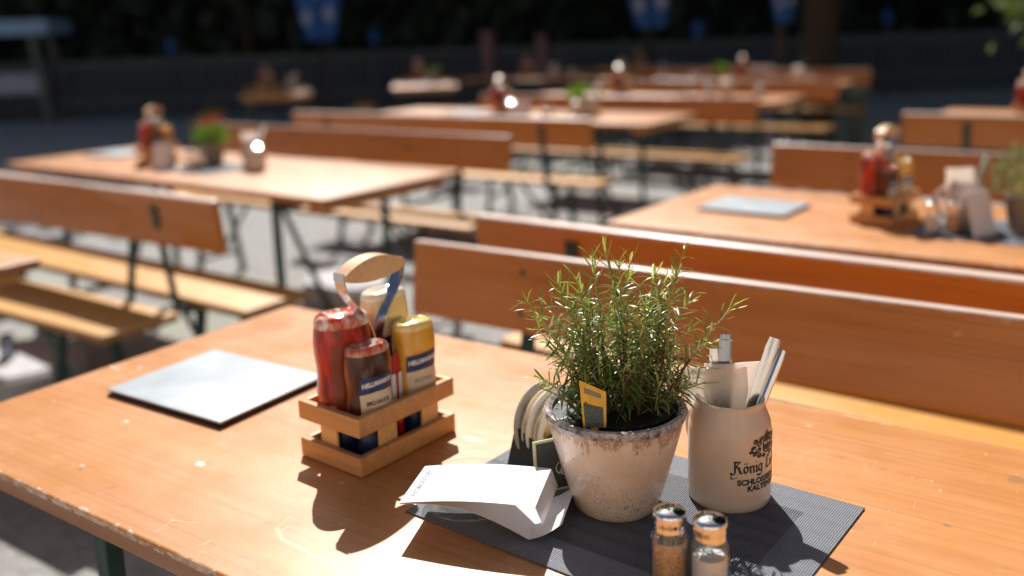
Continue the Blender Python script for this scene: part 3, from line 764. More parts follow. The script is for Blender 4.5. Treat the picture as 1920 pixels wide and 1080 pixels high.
TIPS = [(0.869, -0.435, 1.011), (0.889, -0.441, 0.995), (0.884, -0.4, 1.031), (0.927, -0.394, 1.058), (0.942, -0.392, 1.065), (0.95, -0.347, 1.057), (0.926, -0.308, 1.021), (0.956, -0.301, 1.023), (0.984, -0.279, 1.055), (0.999, -0.339, 1.042), (0.901, -0.374, 1.015), (0.901, -0.407, 1.012), (0.947, -0.385, 1.024), (0.979, -0.374, 1.014), (0.993, -0.351, 1.01), (0.985, -0.273, 0.991), (1.008, -0.301, 0.972), (1.039, -0.277, 0.99), (1.016, -0.277, 0.944), (0.895, -0.431, 0.97), (0.9, -0.419, 0.944), (0.996, -0.318, 0.922), (1.007, -0.301, 0.903), (0.964, -0.304, 0.956), (0.907, -0.338, 0.969), (0.968, -0.39, 0.982), (0.902, -0.378, 0.956), (0.955, -0.34, 0.928), (0.929, -0.378, 0.929), (0.95, -0.377, 1.051), (0.98, -0.325, 1.025), (0.918, -0.413, 1.038), (0.949, -0.302, 0.966), (0.849, -0.374, 0.996), (.884, -.446, .935), (.896, -.452, .925), (1.020, -.300, .905), (1.000, -.325, .893)]
def needle(mb, p, d, L, w, curl, rnd):
    """a narrow curved blade, slightly folded along its midrib"""
    side = d.cross(Vector((0, 0, 1)));
    if side.length < .05: side = Vector((1, 0, 0))
    side.normalize(); side = Matrix.Rotation(rnd.uniform(-.6, .6), 3, d) @ side
    nrm = side.cross(d).normalized()
    if nrm.z > 0: nrm = -nrm; side = -side
    vs = []; fs = []; q = p.copy(); dd = d.copy(); n = 5
    for i in range(n + 1):
        u = i / n; ww = w * (.55 + .45 * min(1, u * 4)) * (1 - max(0, (u - .72) / .28) ** 2 * .85)
        vs += [q - side * ww / 2 - nrm * ww * .12, q + nrm * 0, q + side * ww / 2 - nrm * ww * .12]
        q = q + dd * (L / n); dd = (dd + nrm * curl / n).normalized()
    for i in range(n):
        a = i * 3; fs += [(a, a + 3, a + 4, a + 1), (a + 1, a + 4, a + 5, a + 2)]
    mb.add(vs, fs)
def rosemary():
    rnd = random.Random(11)
    t = thing('rosemary_plant', 'bushy green rosemary with silvery needles growing in the near pot', 'plant', SOIL)
    nd, tp, gs, ws = MB(), MB(), MB(), MB()
    stems = []
    for T in TIPS:
        T = Vector(T) - SOIL; a = Vector((T.x, T.y, 0)); b = a * .28 + Vector((rnd.uniform(-.014, .014), rnd.uniform(-.014, .014), -.003))
        if b.xy.length > .042: b.xy = b.xy * (.042 / b.xy.length)
        pts = []; n = 14
        mid = b.lerp(T, .5) + Vector((a.x * -.10, a.y * -.10, .012)) + Vector((rnd.uniform(-.008, .008), rnd.uniform(-.008, .008), 0))
        for i in range(n + 1): u = i / n; pts.append(b * (1 - u) ** 2 + mid * 2 * u * (1 - u) + T * u * u)
        stems.append(pts)
    base = list(stems)
    for k in range(112):                     # side shoots
        s_ = rnd.choice(base); i = rnd.randint(1, 9); p = s_[i]; d = (s_[i + 1] - s_[i]).normalized()
        o = Vector((rnd.uniform(-1, 1), rnd.uniform(-1, 1), rnd.uniform(.1, .8))).normalized(); L = rnd.uniform(.025, .05); pts = [p]
        dd = (d * .7 + o).normalized()
        for j in range(6): dd = (dd + Vector((0, 0, .12))).normalized(); pts.append(pts[-1] + dd * L / 6)
        stems.append(pts)
    for s_ in stems:
        n = len(s_); L = sum((s_[i + 1] - s_[i]).length for i in range(n - 1)); side = n < 10
        r0 = .0011 if side else .0019
        h = n // 2
        (gs if side else ws).tube(s_[:h + 1], [r0 * (1 - .4 * i / n) for i in range(h + 1)], 6)
        gs.tube(s_[h:], [r0 * (1 - .6 * (i + h) / n) * .8 for i in range(n - h)], 6)
        cnt = int(L / .0062); ph = rnd.uniform(0, 6)
        for c in range(cnt):
            u = (c + .5) / cnt
            if u < .12 and not side: continue
            if rnd.random() < .12: continue
            x = u * (n - 1); i = min(n - 2, int(x)); p = s_[i].lerp(s_[i + 1], x - i); d = (s_[i + 1] - s_[i]).normalized()
            o = d.orthogonal().normalized(); ph += 1.571 + rnd.uniform(-.25, .25)
            for kk in (0, math.pi):
                oo = Matrix.Rotation(ph + kk, 3, d) @ o
                spread = 1.38 - .85 * max(0, (u - .55) / .45) + rnd.uniform(-.2, .25)
                dd = (d * math.cos(spread) + oo * math.sin(spread)).normalized()
                Ln = rnd.uniform(.018, .031) * (1.0 if u < .85 else .8)
                young = u > .86
                needle(tp if young else nd, p, dd, Ln, rnd.uniform(.0017, .0026), rnd.uniform(-.9, 1.9), rnd)
    for k in range(150):                     # fallen and low needles over the soil
        a = rnd.uniform(0, 6.28); r = .045 * math.sqrt(rnd.random()); d = Vector((rnd.uniform(-1, 1), rnd.uniform(-1, 1), rnd.uniform(0, .9))).normalized()
        needle(nd, Vector((r * math.cos(a), r * math.sin(a), .002)), d, rnd.uniform(.012, .02), .0014, .4, rnd)
    ws.build('woody_stem', M['woody'], t, True); gs.build('green_stem', M['stem'], t, True)
    nd.build('needles', M['needle'], t, True); tp.build('young_needles', M['tipneedle'], t, True)
rosemary()
def planttag():
    c = [Vector(p) for p in ((0.931, -0.432, 0.934), (0.955, -0.418, 0.921), (0.958, -0.424, 0.885), (0.938, -0.437, 0.884))]
    n = (c[1] - c[0]).cross(c[3] - c[0]).normalized()
    if n.y > 0: n = -n
    t = thing('plant_tag', 'yellow and black plant tag stuck in the rosemary pot', 'tag', (0, 0, 0))
    def quad(name, u0, u1, v0, v1, off, mt, th=.0006, parent=None):
        P_ = lambda u, v: c[0].lerp(c[1], u).lerp(c[3].lerp(c[2], u), v)
        q = [P_(u0, v0), P_(u1, v0), P_(u1, v1), P_(u0, v1)]
        vs = [p + n * off for p in q] + [p + n * (off - th) for p in q]
        return MB().add(vs, [(0, 1, 2, 3), (7, 6, 5, 4), (0, 4, 5, 1), (1, 5, 6, 2), (2, 6, 7, 3), (3, 7, 4, 0)]).build(name, M[mt], parent or t)
    f_ = quad('tag_face', 0, 1, 0, 1.0, 0, 'tagyellow')
    quad('tag_stake', .35, .65, 1.001, 1.5, 0, 'tagyellow')
    quad('herb_picture', .09, .88, .46, .99, .0006, 'tagdark', .0004)
    quad('name_strip', .15, .80, .12, .24, .0006, 'terrac', .0004)
planttag()

# ---- stoneware mug used as cutlery holder
UG = Vector((1.0405, -.2925, ZM)); UR = .0455
def mug_profile():
    return [(.001, 0), (.0425, 0), (.0452, .003), (.0458, .010), (.0452, .0135), (.0455, .017), (.0457, .05), (.0455, .083), (.0440, .093), (.0405, .102), (.0380, .108), (.0372, .113), (.0376, .1165), (.0362, .118), (.0345, .1165), (.0345, .108), (.041, .090), (.041, .012), (.001, .010)]
def make_mug(lettered=True):
    t = thing('stoneware_mug', 'x', 'mug')
    MB().lathe(mug_profile(), 72).build('mug_body', M['stein'], t, True)
    th = R(148); d = Vector((math.cos(th), math.sin(th), 0)); pts = []
    for i in range(15):
        a = i / 14; z = .095 - .075 * a; x = .041 + .034 * math.sin(math.pi * a) ** .7; pts.append(d * x + Vector((0, 0, z)))
    MB().tube(pts, .0068, 12).build('handle', M['stein'], t, True)
    if not lettered: return t
    th0 = R(-9)
    def wrap(tv, tf, z0, name, parent=None, mt='ink', off=.0005):
        vs = []
        for x, y in tv:
            a = th0 + x / UR; vs.append(((UR + off) * math.cos(a), (UR + off) * math.sin(a), z0 + y))
        return MB().add(vs, tf).build(name, M[mt], t)
    # broad-pen lettering 'König Ludwig', unit = x-height 1
    G = {}
    G['K'] = ([[(.12, .1), (.12, 1.75), (0, 1.62)], [(.12, .1), (-.1, -.1), (-.35, -.1), (-.45, .15)], [(.9, 1.75), (.7, 1.6), (.18, .95)], [(.2, .95), (.6, .9), (.85, .1), (1.1, .05)], [(.12, 1.75), (.5, 1.62), (.9, 1.75)]], 1.3)
    G['n'] = ([[(0, .95), (.14, .85), (.14, .12), (.28, 0)], [(.14, .75), (.5, .98), (.62, .8), (.62, .12), (.78, 0)]], .95)
    G['o'] = ([[(.3, 1), (.05, .75), (.05, .25), (.3, 0), (.58, .25), (.58, .75), (.3, 1)], [(.12, 1.32), (.16, 1.42)], [(.44, 1.32), (.48, 1.42)]], .82)
    G['i'] = ([[(0, .95), (.14, .85), (.14, .12), (.3, 0)], [(.1, 1.32), (.2, 1.42)]], .45)
    G['g'] = ([[(.6, .95), (.2, .98), (.05, .7), (.05, .3), (.25, .05), (.55, .2)], [(.6, .98), (.6, -.25), (.4, -.55), (0, -.5), (-.2, -.35)]], .9)
    G['L'] = ([[(.5, 1.75), (.2, 1.55), (.3, 1.2), (.2, .35), (-.05, .12)], [(-.05, .12), (.3, .2), (.6, 0), (1.0, .2)], [(.5, 1.75), (.75, 1.55)]], 1.15)
    G['u'] = ([[(0, .95), (.12, .85), (.12, .2), (.3, .02), (.6, .2)], [(.62, .98), (.62, .12), (.78, 0)]], .95)
    G['d'] = ([[(.3, 1), (.05, .75), (.05, .25), (.3, 0), (.58, .25), (.6, .9), (.35, 1.35), (.05, 1.5)]], .85)
    G['w'] = ([[(0, .95), (.12, .85), (.12, .2), (.32, .02)], [(.1, .1), (.5, .2), (.5, .98)], [(.5, .2), (.75, .02), (1.0, .3), (1.0, .8), (.8, 1)]], 1.25)
    u = .0080; allv = []; allf = []; x = 0; seq = 'König Ludwig'.replace('ö', 'o')
    width = sum(G[c][1] if c in G else .6 for c in seq)
    for c in seq:
        if c not in G: x += .6; continue
        vv, ff = nib(G[c][0], .33, 38, .16); k = len(allv); allv += [((px + x - width / 2) * u, py * u) for px, py in vv]; allf += [tuple(i + k for i in f) for f in ff]; x += G[c][1]
    vv, ff = nib([[(-.2 - width / 2, -.2), (-.5 - width / 2, -.55), (-.2 - width / 2, -.75), (.4 - width / 2, -.5)]], .2, 38, .08)
    k = len(allv); allv += [(px * u, py * u) for px, py in vv]; allf += [tuple(i + k for i in f) for f in ff]
    wrap(allv, allf, .0475, 'brewery_name')
    for s_, z0, nm in (('SCHLOSSBRAUEREI', .0368, 'brewery_line'), ('KALTENBERG', .0290, 'town_line')):
        tv, tf = text_geo(s_, .0086, .00042, 1.06); wrap(tv, tf, z0, nm)
    # crest: crowned shield between scrollwork
    st = []
    st += [arc(0, 0, .9, 1.1, 200, 340), [(-.85, -.3), (-.85, .8), (.85, .8), (.85, -.3)], [(-.85, .25), (.85, .25)], [(0, .8), (0, -1.1)]]
    for k in range(5): st.append([(-.7 + k * .35, .8), (-.35 + k * .2 - .17, 1.9)])
    st += [[(-.8, 1.0), (.8, 1.0)], [(-.65, 1.25), (.65, 1.25)], arc(0, 1.6, .6, .5, 0, 180), [(0, 2.1), (0, 2.5)], [(-.15, 2.3), (.15, 2.3)]]
    for k in range(6): st.append([(-.75 + .28 * k, .2), (-.55 + .28 * k, -.8 + .1 * abs(k - 2.5))])
    for sg in (-1, 1):
        for cx, cy, r_, a0 in ((1.6, .7, .55, 0), (1.75, -.35, .5, 90), (1.5, -1.2, .42, 200), (2.4, .2, .38, 300), (2.3, -.9, .42, 40), (1.25, 1.5, .38, 120), (2.2, 1.2, .4, 60), (.7, -1.5, .35, 0), (2.8, -.4, .3, 160)):
            sp_ = []
            for i in range(15): q = i / 14; aa = R(a0 + 520 * q); rr = r_ * (1 - .8 * q); sp_.append((sg * (cx + rr * math.cos(aa)), cy + rr * math.sin(aa)))
            st.append(sp_)
    vv, ff = nib(st, .27, 40, .17); wrap([(a * .0084, b * .0066) for a, b in vv], ff, .0735, 'brewery_crest')
    return t
mug = move(make_mug(), UG, 0, 'grey stoneware beer mug with black brewery crest holding napkins and cutlery')
def napkins():
    for i, (p, h, th) in enumerate((((.000, .006), .148, 0), ((.004, .0095), .153, 1))):
        lab = ('front folded white napkin in the mug, half hidden by rosemary', 'rear folded white napkin in the mug, edge showing at the right')[i]
        t = thing('napkin', lab, 'napkin', (UG.x - .006 + p[0], UG.y - .006 + p[1], UG.z + .012), R(36), 'napkins in the mug')
        vs = []; fs = []; n, m_ = 14, 10
        W0, W1 = .030, (.060 if i == 0 else .054)
        for lay in range(2):
            for j in range(m_ + 1):
                for k in range(n + 1):
                    q = j / m_; w = W0 + (W1 - W0) * min(1, q * 1.25); x = (k / n - .5) * 1.0 * w * 1.15 + (-.010 * q if i == 0 else 0.004 * q)
                    vs.append((x, (.003 if i == 0 else .001) * math.sin(k * .7 + i) * q + .0022 * lay + .010 * (x / .03) ** 2 * (.3 if q > .7 else .8), q * (h - .012) * 1.0))
        N0 = (n + 1) * (m_ + 1)
        for j in range(m_):
            for k in range(n): a = j * (n + 1) + k; fs += [(a, a + 1, a + n + 2, a + n + 1), tuple(reversed((a + N0, a + 1 + N0, a + n + 2 + N0, a + n + 1 + N0)))]
        for k in range(n): a = m_ * (n + 1) + k; fs.append((a, a + 1, a + 1 + N0, a + N0))
        for j in range(m_):
            a = j * (n + 1) + n; fs.append((a + n + 1, a, a + N0, a + n + 1 + N0)); a = j * (n + 1); fs.append((a, a + n + 1, a + n + 1 + N0, a + N0))
        MB().add(vs, fs).build('napkin_sheet', M['napkin'], t, True)
napkins()
def cutlery(label, a, b, w, th, kind='knife', mtl='steel'):
    """handle end b stands up, blade end a sits in the mug"""
    a, b = Vector(a), Vector(b); d = (b - a).normalized(); L = (b - a).length
    t = thing(kind, label, kind, a, 0, 'cutlery standing in the mug')
    view = (CAM * 0 + Vector((.55, -.83, 0))); side = d.cross(view).normalized(); nrm = side.cross(d).normalized()
    vs = []; fs = []; n = 16
    for i in range(n + 1):
        q = i / n; ww = w * (.55 + .45 * min(1, max(0, (q - .15) / .6))) * (1 if q < .97 else .82); tt = th * (.5 + .5 * q) * (1 if q < .97 else .7)
        p = d * L * q
        for k in range(8):
            an = 6.28318 * k / 8 + .39; vs.append(p + side * ww / 2 * max(-1, min(1, 1.25 * math.cos(an))) + nrm * tt / 2 * math.sin(an))
    for i in range(n):
        for k in range(8): x = i * 8 + k; y = i * 8 + (k + 1) % 8; fs.append((x, y, y + 8, x + 8))
    fs += [tuple(range(7, -1, -1)), tuple(range(n * 8, n * 8 + 8))]
    MB().add(vs, fs).build('cutlery_handle', M[mtl], t, True); return t
cutlery('steel knife handle leaning out to the right of the napkins, the taller one', (1.044, -.310, .790), (1.077, -.254, .951), .0155, .004)
cutlery('rounded steel handle rightmost in the mug, beside the taller knife', (1.048, -.314, .790), (1.0855, -.252, .938), .0085, .0085)
cutlery('bluish steel handle behind the napkins, among the rosemary tips', (1.036, -.300, .790), (1.030, -.280, .956), .0145, .005, 'fork', 'darksteel')
cutlery('short steel handle behind the napkins, left of the bluish one', (1.030, -.300, .790), (1.020, -.288, .940), .012, .005, 'fork', 'steel')

# ---- salt and pepper
def make_shaker(fill, level):
    t = thing('shaker', 'x', 'shaker')
    prof = [(.001, 0), (.0165, 0), (.0185, .003), (.0188, .03), (.0186, .045), (.0172, .053), (.0145, .0565), (.0142, .060)]
    n = 10; mb = MB(); vs = []; fs = []
    full = prof + [(.0128, .060), (.0130, .055), (.0158, .050), (.0168, .044), (.0168, .006), (.001, .0045)]
    mb.lathe(full, 40)
    mb2 = MB()     # fluted outside
    for i, (x, y, z) in enumerate(mb.v):
        a = math.atan2(y, x); r = math.hypot(x, y)
        if i < 40 * len(prof) and .006 < z < .050: f = 1 + .028 * math.cos(10 * a); mb.v[i] = (x * f, y * f, z)
    mb.build('glass_body', M['glass'], t, True)
    MB().lathe([(.001, .0062), (.0160, .0065), (.0160, level - .002), (.0150, level), (.001, level + .001)], 32).build('contents', M[fill], t, True)
    c = MB().lathe([(.0150, .0590), (.0155, .0575), (.0158, .0600), (.0152, .0625), (.0158, .0650), (.0158, .0730), (.0154, .0752), (.0142, .0766), (.0120, .0775), (.0095, .07835), (.0070, .07895), (.0045, .07935), (.0020, .07955), (.0005, .0796)], 40).build('cap', M['chrome'], t, True)
    h = MB()
    for k in range(5):
        a = 6.283 * k / 5; x, y = .0055 * math.cos(a), .0055 * math.sin(a); T = Matrix.Translation((x, y, .0793)); p = MB().lathe([(.0011, -.0006), (.0011, .0003), (.0002, .0003)], 8); h.add(p.v, p.f, T)
    h.build('pouring_hole', M['ink'], c)
    return t
SH1 = (1.0585, -.4855, ZM); SH2 = (1.0965, -.4805, ZM)
pep = move(make_shaker('pepper', .047), SH1, 0, 'glass pepper shaker with brown filling and chrome cap, left of the salt', 'salt and pepper shakers')
slt = move(make_shaker('salt', .040), SH2, 0, 'glass salt shaker with white filling and chrome cap, right of the pepper', 'salt and pepper shakers')

# ---- beer mats in their black holder
BX = Vector((.832, -.322, ZM))
def matbox():
    t = thing('beer_mat_holder', 'black holder with sloping sides standing between card and rosemary pot', 'holder', BX, R(-6))
    mb = MB()
    D, h = .094, .056
    def slab(x0, x1, x0t, x1t, y0, y1, z0, z1): mb.add([(x0, y0, z0), (x1, y0, z0), (x1, y1, z0), (x0, y1, z0), (x0t, y0, z1), (x1t, y0, z1), (x1t, y1, z1), (x0t, y1, z1)], [(3, 2, 1, 0), (4, 5, 6, 7), (0, 1, 5, 4), (1, 2, 6, 5), (2, 3, 7, 6), (3, 0, 4, 7)])
    slab(-.042, -.0405, -.0265, -.025, -D / 2, D / 2, 0, h); slab(.0225, .024, .0225, .024, -D / 2, D / 2, 0, h)
    slab(-.042, .024, -.042, .024, -D / 2, D / 2, -.0015, 0)
    for y in (-D / 2, D / 2 - .0015): mb.add([(-.0405, y, 0), (.0225, y, 0), (.0225, y, h * .62), (-.023 - .003, y, h), (-.0405, y + .0015, 0), (.0225, y + .0015, 0), (.0225, y + .0015, h * .62), (-.026, y + .0015, h)], [(0, 1, 2, 3), (7, 6, 5, 4), (0, 4, 5, 1), (1, 5, 6, 2), (2, 6, 7, 3), (3, 7, 4, 0)])
    mb.build('holder_wall', M['leather'], t)
matbox()
LM = ['grey', 'tan', 'second pale', 'first pale', 'speckled']
def beermats():
    cols = ['cardgrey', 'cardboard', 'cardwhite', 'cardboard', 'cardwhite']
    labs = ['greyish round beer mat, leftmost in the black holder', 'tan round beer mat, second from the left in the black holder', 'pale round beer mat in the middle of the black holder',
            'tan round beer mat just behind the speckled faced one', 'round beer mat with speckled flowery face, nearest the rosemary pot']
    for i in range(5):
        r = .0485 - (.002 if i % 2 else 0)
        t = thing('beer_mat', labs[i], 'beer mat', (BX.x - .020 + i * .0088, BX.y + .001 * (i % 2) - .001, BX.z + .0005), R(-8 - 4 * i), 'beer mats in the black holder')
        t.rotation_euler = (0, R(-5 + 2.2 * i), R(-8 - 3 * i))
        T = Matrix.Translation((0, 0, r)) @ Matrix.Rotation(R(90), 4, 'Y')
        mb = MB(); p = MB().lathe([(.0005, 0), (r - .0008, 0), (r, .0006), (r, .0030), (r - .0008, .0036), (.0005, .0036)], 48); mb.add(p.v, p.f, T)
        d_ = mb.build('board_disc', M[cols[i]], t, True)
        if i == 4:
            q = MB(); p = MB().lathe([(.0005, .0037), (r - .007, .0037), (r - .007, .0040), (.0005, .0040)], 48); q.add(p.v, p.f, T); q.build('printed_face', M['floral'], t, True)
beermats()
def sign():
    t = thing('slate_sign', 'small black sign with cream border and white scribble leaning by the pot', 'sign', (.853, -.412, ZM), 0)
    # plate leaning back to the right
    ux = Vector((.62, .70, .06)).normalized(); uy = Vector((-.10, -.30, 0.94)).normalized(); n = ux.cross(uy).normalized(); uy = n.cross(ux)
    o = Vector((.004, .002, .004))
    def pl(name, a0, a1, b0, b1, off, mt, parent=None):
        vs = [o + ux * a + uy * b + n * (off + k) for k in (0, .0012) for a, b in ((a0, b0), (a1, b0), (a1, b1), (a0, b1))]
        return MB().add(vs, [(3, 2, 1, 0), (4, 5, 6, 7), (0, 1, 5, 4), (1, 2, 6, 5), (2, 3, 7, 6), (3, 0, 4, 7)]).build(name, M[mt], parent or t)
    b = pl('sign_border', 0, .055, 0, .068, 0, 'signedge'); pl('sign_face', .0035, .0515, .0035, .0645, .0013, 'signblack')
    vv, ff = nib([arc(.030, .030, .005, .007, 60, 320), [(.028, .022), (.034, .034)], arc(.036, .024, .005, .004, 90, 400)], .0014, 40, .0008)
    MB().add([o + ux * x + uy * y + n * .0029 for x, y in vv], ff).build('chalk_scribble', M['white'], t)
sign()

# ================================================================= SETS ON THE OTHER TABLES
def leafy(label, loc, h, rad, flowers=0, seed=1, group='potted plants on the other tables', leaf='leaf', n=260, nw=1.0):
    rnd = random.Random(seed); t = thing('potted_plant', label, 'plant', loc, 0, group)
    MB().lathe([(.001, 0), (.040, 0), (.055, .085), (.058, .088), (.052, .088), (.046, .075), (.001, .072)], 28).build('pot', M['terrac'], t, True)
    mb = MB()
    for k in range(n):
        a = rnd.uniform(0, 6.28); r = rad * math.sqrt(rnd.random()); z = .085 + h * rnd.random() * (1 - .5 * (r / rad) ** 2)
        p = Vector((r * math.cos(a), r * math.sin(a), z)); d = (Vector((p.x, p.y, .08)) + Vector((rnd.uniform(-.05, .05), rnd.uniform(-.05, .05), .05))).normalized()
        needle(mb, p, d, rnd.uniform(.02, .035), rnd.uniform(.006, .013) * nw, rnd.uniform(-1, .6), rnd)
    mb.build('foliage', M[leaf], t, True)
    s_ = MB()
    for k in range(6): a = k * 1.05; s_.tube([(0.01 * math.cos(a), .01 * math.sin(a), .07), (rad * .5 * math.cos(a), rad * .5 * math.sin(a), .085 + h * .6)], .002, 6)
    s_.build('stem', M['stem'], t)
    for k in range(flowers):
        a = rnd.uniform(2.2, 4.0) if k < 3 else rnd.uniform(0, 6.28); r = rad * rnd.uniform(.3, .95); z = .10 + h * rnd.uniform(.65, 1.05); f_ = MB()
        for j in range(14):
            d = Vector((rnd.uniform(-1, 1), rnd.uniform(-1, 1), rnd.uniform(-.3, 1))).normalized(); needle(f_, Vector((r * math.cos(a), r * math.sin(a), z)), d, .020, .014, .3, rnd)
        f_.build('blossom', M['flower'], t)
    return t

def dress(nm, zt, cad=None, mnu=None, plant=None, mg=None, sh=None, card=None, ashp=None, mat=None, crz=0):
    """copies of the near table's things on another table; nm names that table"""
    if mat: o = dup(mt); o.location = (mat[0], mat[1], zt + .0003); o['label'] = 'dark woven placemat on the ' + nm
    lift = .0025 if mat else .0005
    if cad:
        o = move(dup(caddy), (cad[0], cad[1], zt + .0003), crz, 'wooden condiment caddy on the ' + nm)
        c, s = math.cos(crz), math.sin(crz)
        for src, dx, dy, lb in BOT:
            q = dup(src); q.location = (cad[0] + dx * c - dy * s, cad[1] + dx * s + dy * c, zt + .0095); q.rotation_euler = (0, 0, src.rotation_euler[2] - CAR + crz)
            q['label'] = lb + ' in the caddy on the ' + nm; q['group'] = 'squeeze bottles in the caddies'
    if mnu: move(dup(menu), (mnu[0], mnu[1], zt + .0003), mnu[2], 'pale menu folder lying on the ' + nm)
    if mg:
        o = move(dup(mug_plain), (mg[0], mg[1], zt + lift), mg[2] if len(mg) > 2 else .6, 'stoneware mug on the ' + nm); o['group'] = 'stoneware mugs on the other tables'
        for src, lb in ((nap0, 'white napkin in the mug on the '), (knife0, 'steel knife in the mug on the ')):
            q = dup(src); q.location = (mg[0] + (src.location.x - UG.x), mg[1] + (src.location.y - UG.y), zt + lift + (src.location.z - UG.z)); q['label'] = lb + nm
            q['group'] = 'napkins in mugs on the other tables' if 'napkin' in lb else 'knives in mugs on the other tables'
    if sh:
        move(dup(slt), (sh[0], sh[1], zt + lift), 0, 'chrome capped salt shaker on the ' + nm); move(dup(pep), (sh[0] + .045, sh[1] + .012, zt + lift), 0, 'chrome capped pepper shaker on the ' + nm)
    if ashp: move(dup(ash), (ashp[0], ashp[1], zt + lift), 0, 'glass ashtray on the ' + nm)
    if card:
        o = stand_card('upright white table card on the ' + nm, (card[0], card[1], zt + lift), card[2] if len(card) > 2 else 0)
def stand_card(label, loc, rz):
    t = thing('table_card', label, 'card', loc, rz, 'upright white cards on the other tables')
    mb = MB()
    for s in (-1, 1): mb.add([(-.04, s * .03, 0), (.04, s * .03, 0), (.04, s * .002, .105), (-.04, s * .002, .105), (-.04, s * .0309, 0), (.04, s * .0309, 0), (.04, s * .0029, .1055), (-.04, s * .0029, .1055)], [(0, 1, 2, 3), (7, 6, 5, 4), (0, 4, 5, 1), (1, 5, 6, 2), (2, 6, 7, 3), (3, 7, 4, 0)])
    mb.build('card_sheet', M['paper'], t); return t
def glint_jar(label, loc):  # added jars, lid cone shaped to throw sun glints
    t = thing('added_glint_jar', label, 'sugar pourer', loc, 0, 'chrome lidded glint jars added on the far tables')
    MB().lathe([(.001, 0), (.036, 0), (.038, .004), (.036, .075), (.034, .085), (.032, .0852), (.034, .074), (.035, .006), (.001, .005)], 36).build('glass_jar', M['glass'], t, True)
    MB().lathe([(.001, .0055), (.0335, .006), (.0325, .060), (.001, .064)], 30).build('sugar', M['salt'], t, True)
    c_ = [(.0345, .080), (.0358, .082), (.0358, .094), (.0345, .0985)]; z0 = .0985
    for k in range(1, 9): r_ = .0345 - .0040 * k; z0 += .0040 * math.tan(R(23.6 - .55 * k)); c_.append((r_, z0))
    c_.append((.0005, z0 + .0003))
    l_ = MB().lathe(c_, 40).build('lid', M['chrome'], t, True)
    MB().tube([(0, 0, .1105), (0, 0, .119)], .0030, 10).build('spout', M['chrome'], l_, True); return t
mug_plain = make_mug(False)
allr = [o for o in bpy.data.objects if o.parent is None]
bl = [o for o in allr if o.name.startswith('sauce_bottle')]
bl.sort(key=lambda o: o.name)
BOT = [(bl[0], -.014, -.041, 'red ketchup bottle'), (bl[1], .0265, -.0375, 'brown sauce bottle'), (bl[2], .0235, .0455, 'yellow mustard bottle'), (bl[3], -.022, .0395, 'pale mayonnaise bottle')]
nap0 = [o for o in allr if o.name.startswith('napkin')][0]; knife0 = [o for o in allr if o.name.startswith('knife')][0]
zt = TH
dress('right table behind the backrests', zt, cad=(.825, 1.335), mnu=(.462, 1.345, R(-3)), sh=(.965, 1.215), card=(1.055, 1.245, R(60)), ashp=(.99, 1.26), mg=(1.02, 1.33), mat=(1.13, 1.30), crz=R(-12))
leafy('fine leaved yellow green herb at the right edge of the right table', (1.16, 1.33, zt + .0025), .13, .085, 0, 5, n=700, leaf='needle', nw=.35)
dress('left table with the red flowers', zt, cad=(-2.30, 1.31), mnu=(-2.78, 1.42, R(8)), sh=(-1.93, 1.20), card=(-2.06, 1.17, R(20)), ashp=(-1.86, 1.17), mg=(-1.71, 1.36), mat=(-1.90, 1.27), crz=R(20))
leafy('bright green pot plant with red flowers on the left table', (-1.99, 1.37, zt + .0025), .085, .075, 6, 3)
dress('third row table', zt, cad=(-2.10, 3.72), mnu=(-2.40, 3.75, R(4)), sh=(-1.72, 3.62), ashp=(-1.62, 3.70), mg=(-1.47, 3.80), card=(-1.85, 3.60, .4), crz=R(10))
leafy('low leafy green pot on the third row table', (-1.60, 3.86, zt + .0005), .10, .08, 0, 8)
dress('shaded table behind the dark bench', zt, cad=(.84, 4.2), sh=(1.15, 4.25), mg=(1.3, 4.35))
dress('fourth row table', zt, cad=(-2.05, 5.25), mnu=(-1.72, 5.22, .2), sh=(-1.45, 5.15), mg=(-1.2, 5.3), ashp=(-1.62, 5.45))
dress('fifth row table', zt, cad=(-1.75, 7.05), mg=(-1.25, 7.1), sh=(-1.5, 6.95), card=(-2.2, 6.95, .5), ashp=(-1.4, 7.2))
leafy('small green pot on the fifth row table', (-2.0, 7.12, zt + .0005), .09, .07, 0, 12)
dress('small far table left of centre', zt, cad=(-5.72, 7.18), mnu=(-5.25, 6.72, R(40)), mg=(-5.55, 7.25))
leafy('pale flowering pot on the small far table', (-5.45, 7.1, zt + .0005), .08, .08, 0, 9)
dress('far centre table', zt, cad=(-4.75, 8.0), mnu=(-4.95, 7.85, .1), mg=(-4.45, 8.1), sh=(-4.3, 7.9))
dress('tan table far on the left', zt, cad=(-6.75, 5.8), mg=(-6.5, 5.95))
dress('far table left of the trunk', zt, mg=(-4.4, 9.7), sh=(-4.0, 9.55), cad=(-4.2, 9.8))
for lb, x, y in (('added glint jar on the third row table, left one of its pair', -1.95, 3.62), ('added glint jar on the third row table beside the leafy pot', -1.50, 3.66), ('added glint jar at the left of the fourth row table', -2.20, 5.15), ('added glint jar in the middle of the fourth row table', -1.30, 5.20),
        ('added glint jar at the right end of the fourth row table', -.98, 5.35), ('added glint jar on the far centre table', -4.05, 7.85), ('added glint jar at the near edge of the fifth row table', -2.5, 6.9), ('added glint jar at the right end of the fifth row table', -1.1, 6.92), ('added glint jar beside the pale flowers on the small far table', -5.35, 6.95), ('added glint jar on the right table beyond the leafy herb', 1.30, 1.40),
        ('added glint jar on the left table beside the mug', -1.62, 1.30), ('added glint jar on the farthest table left of the trunk', -3.8, 9.65)):
    glint_jar(lb, (x, y, zt + .0008))
bpy.data.objects.remove(mug_plain.children[0]); bpy.data.objects.remove(mug_plain.children[0]); bpy.data.objects.remove(mug_plain)

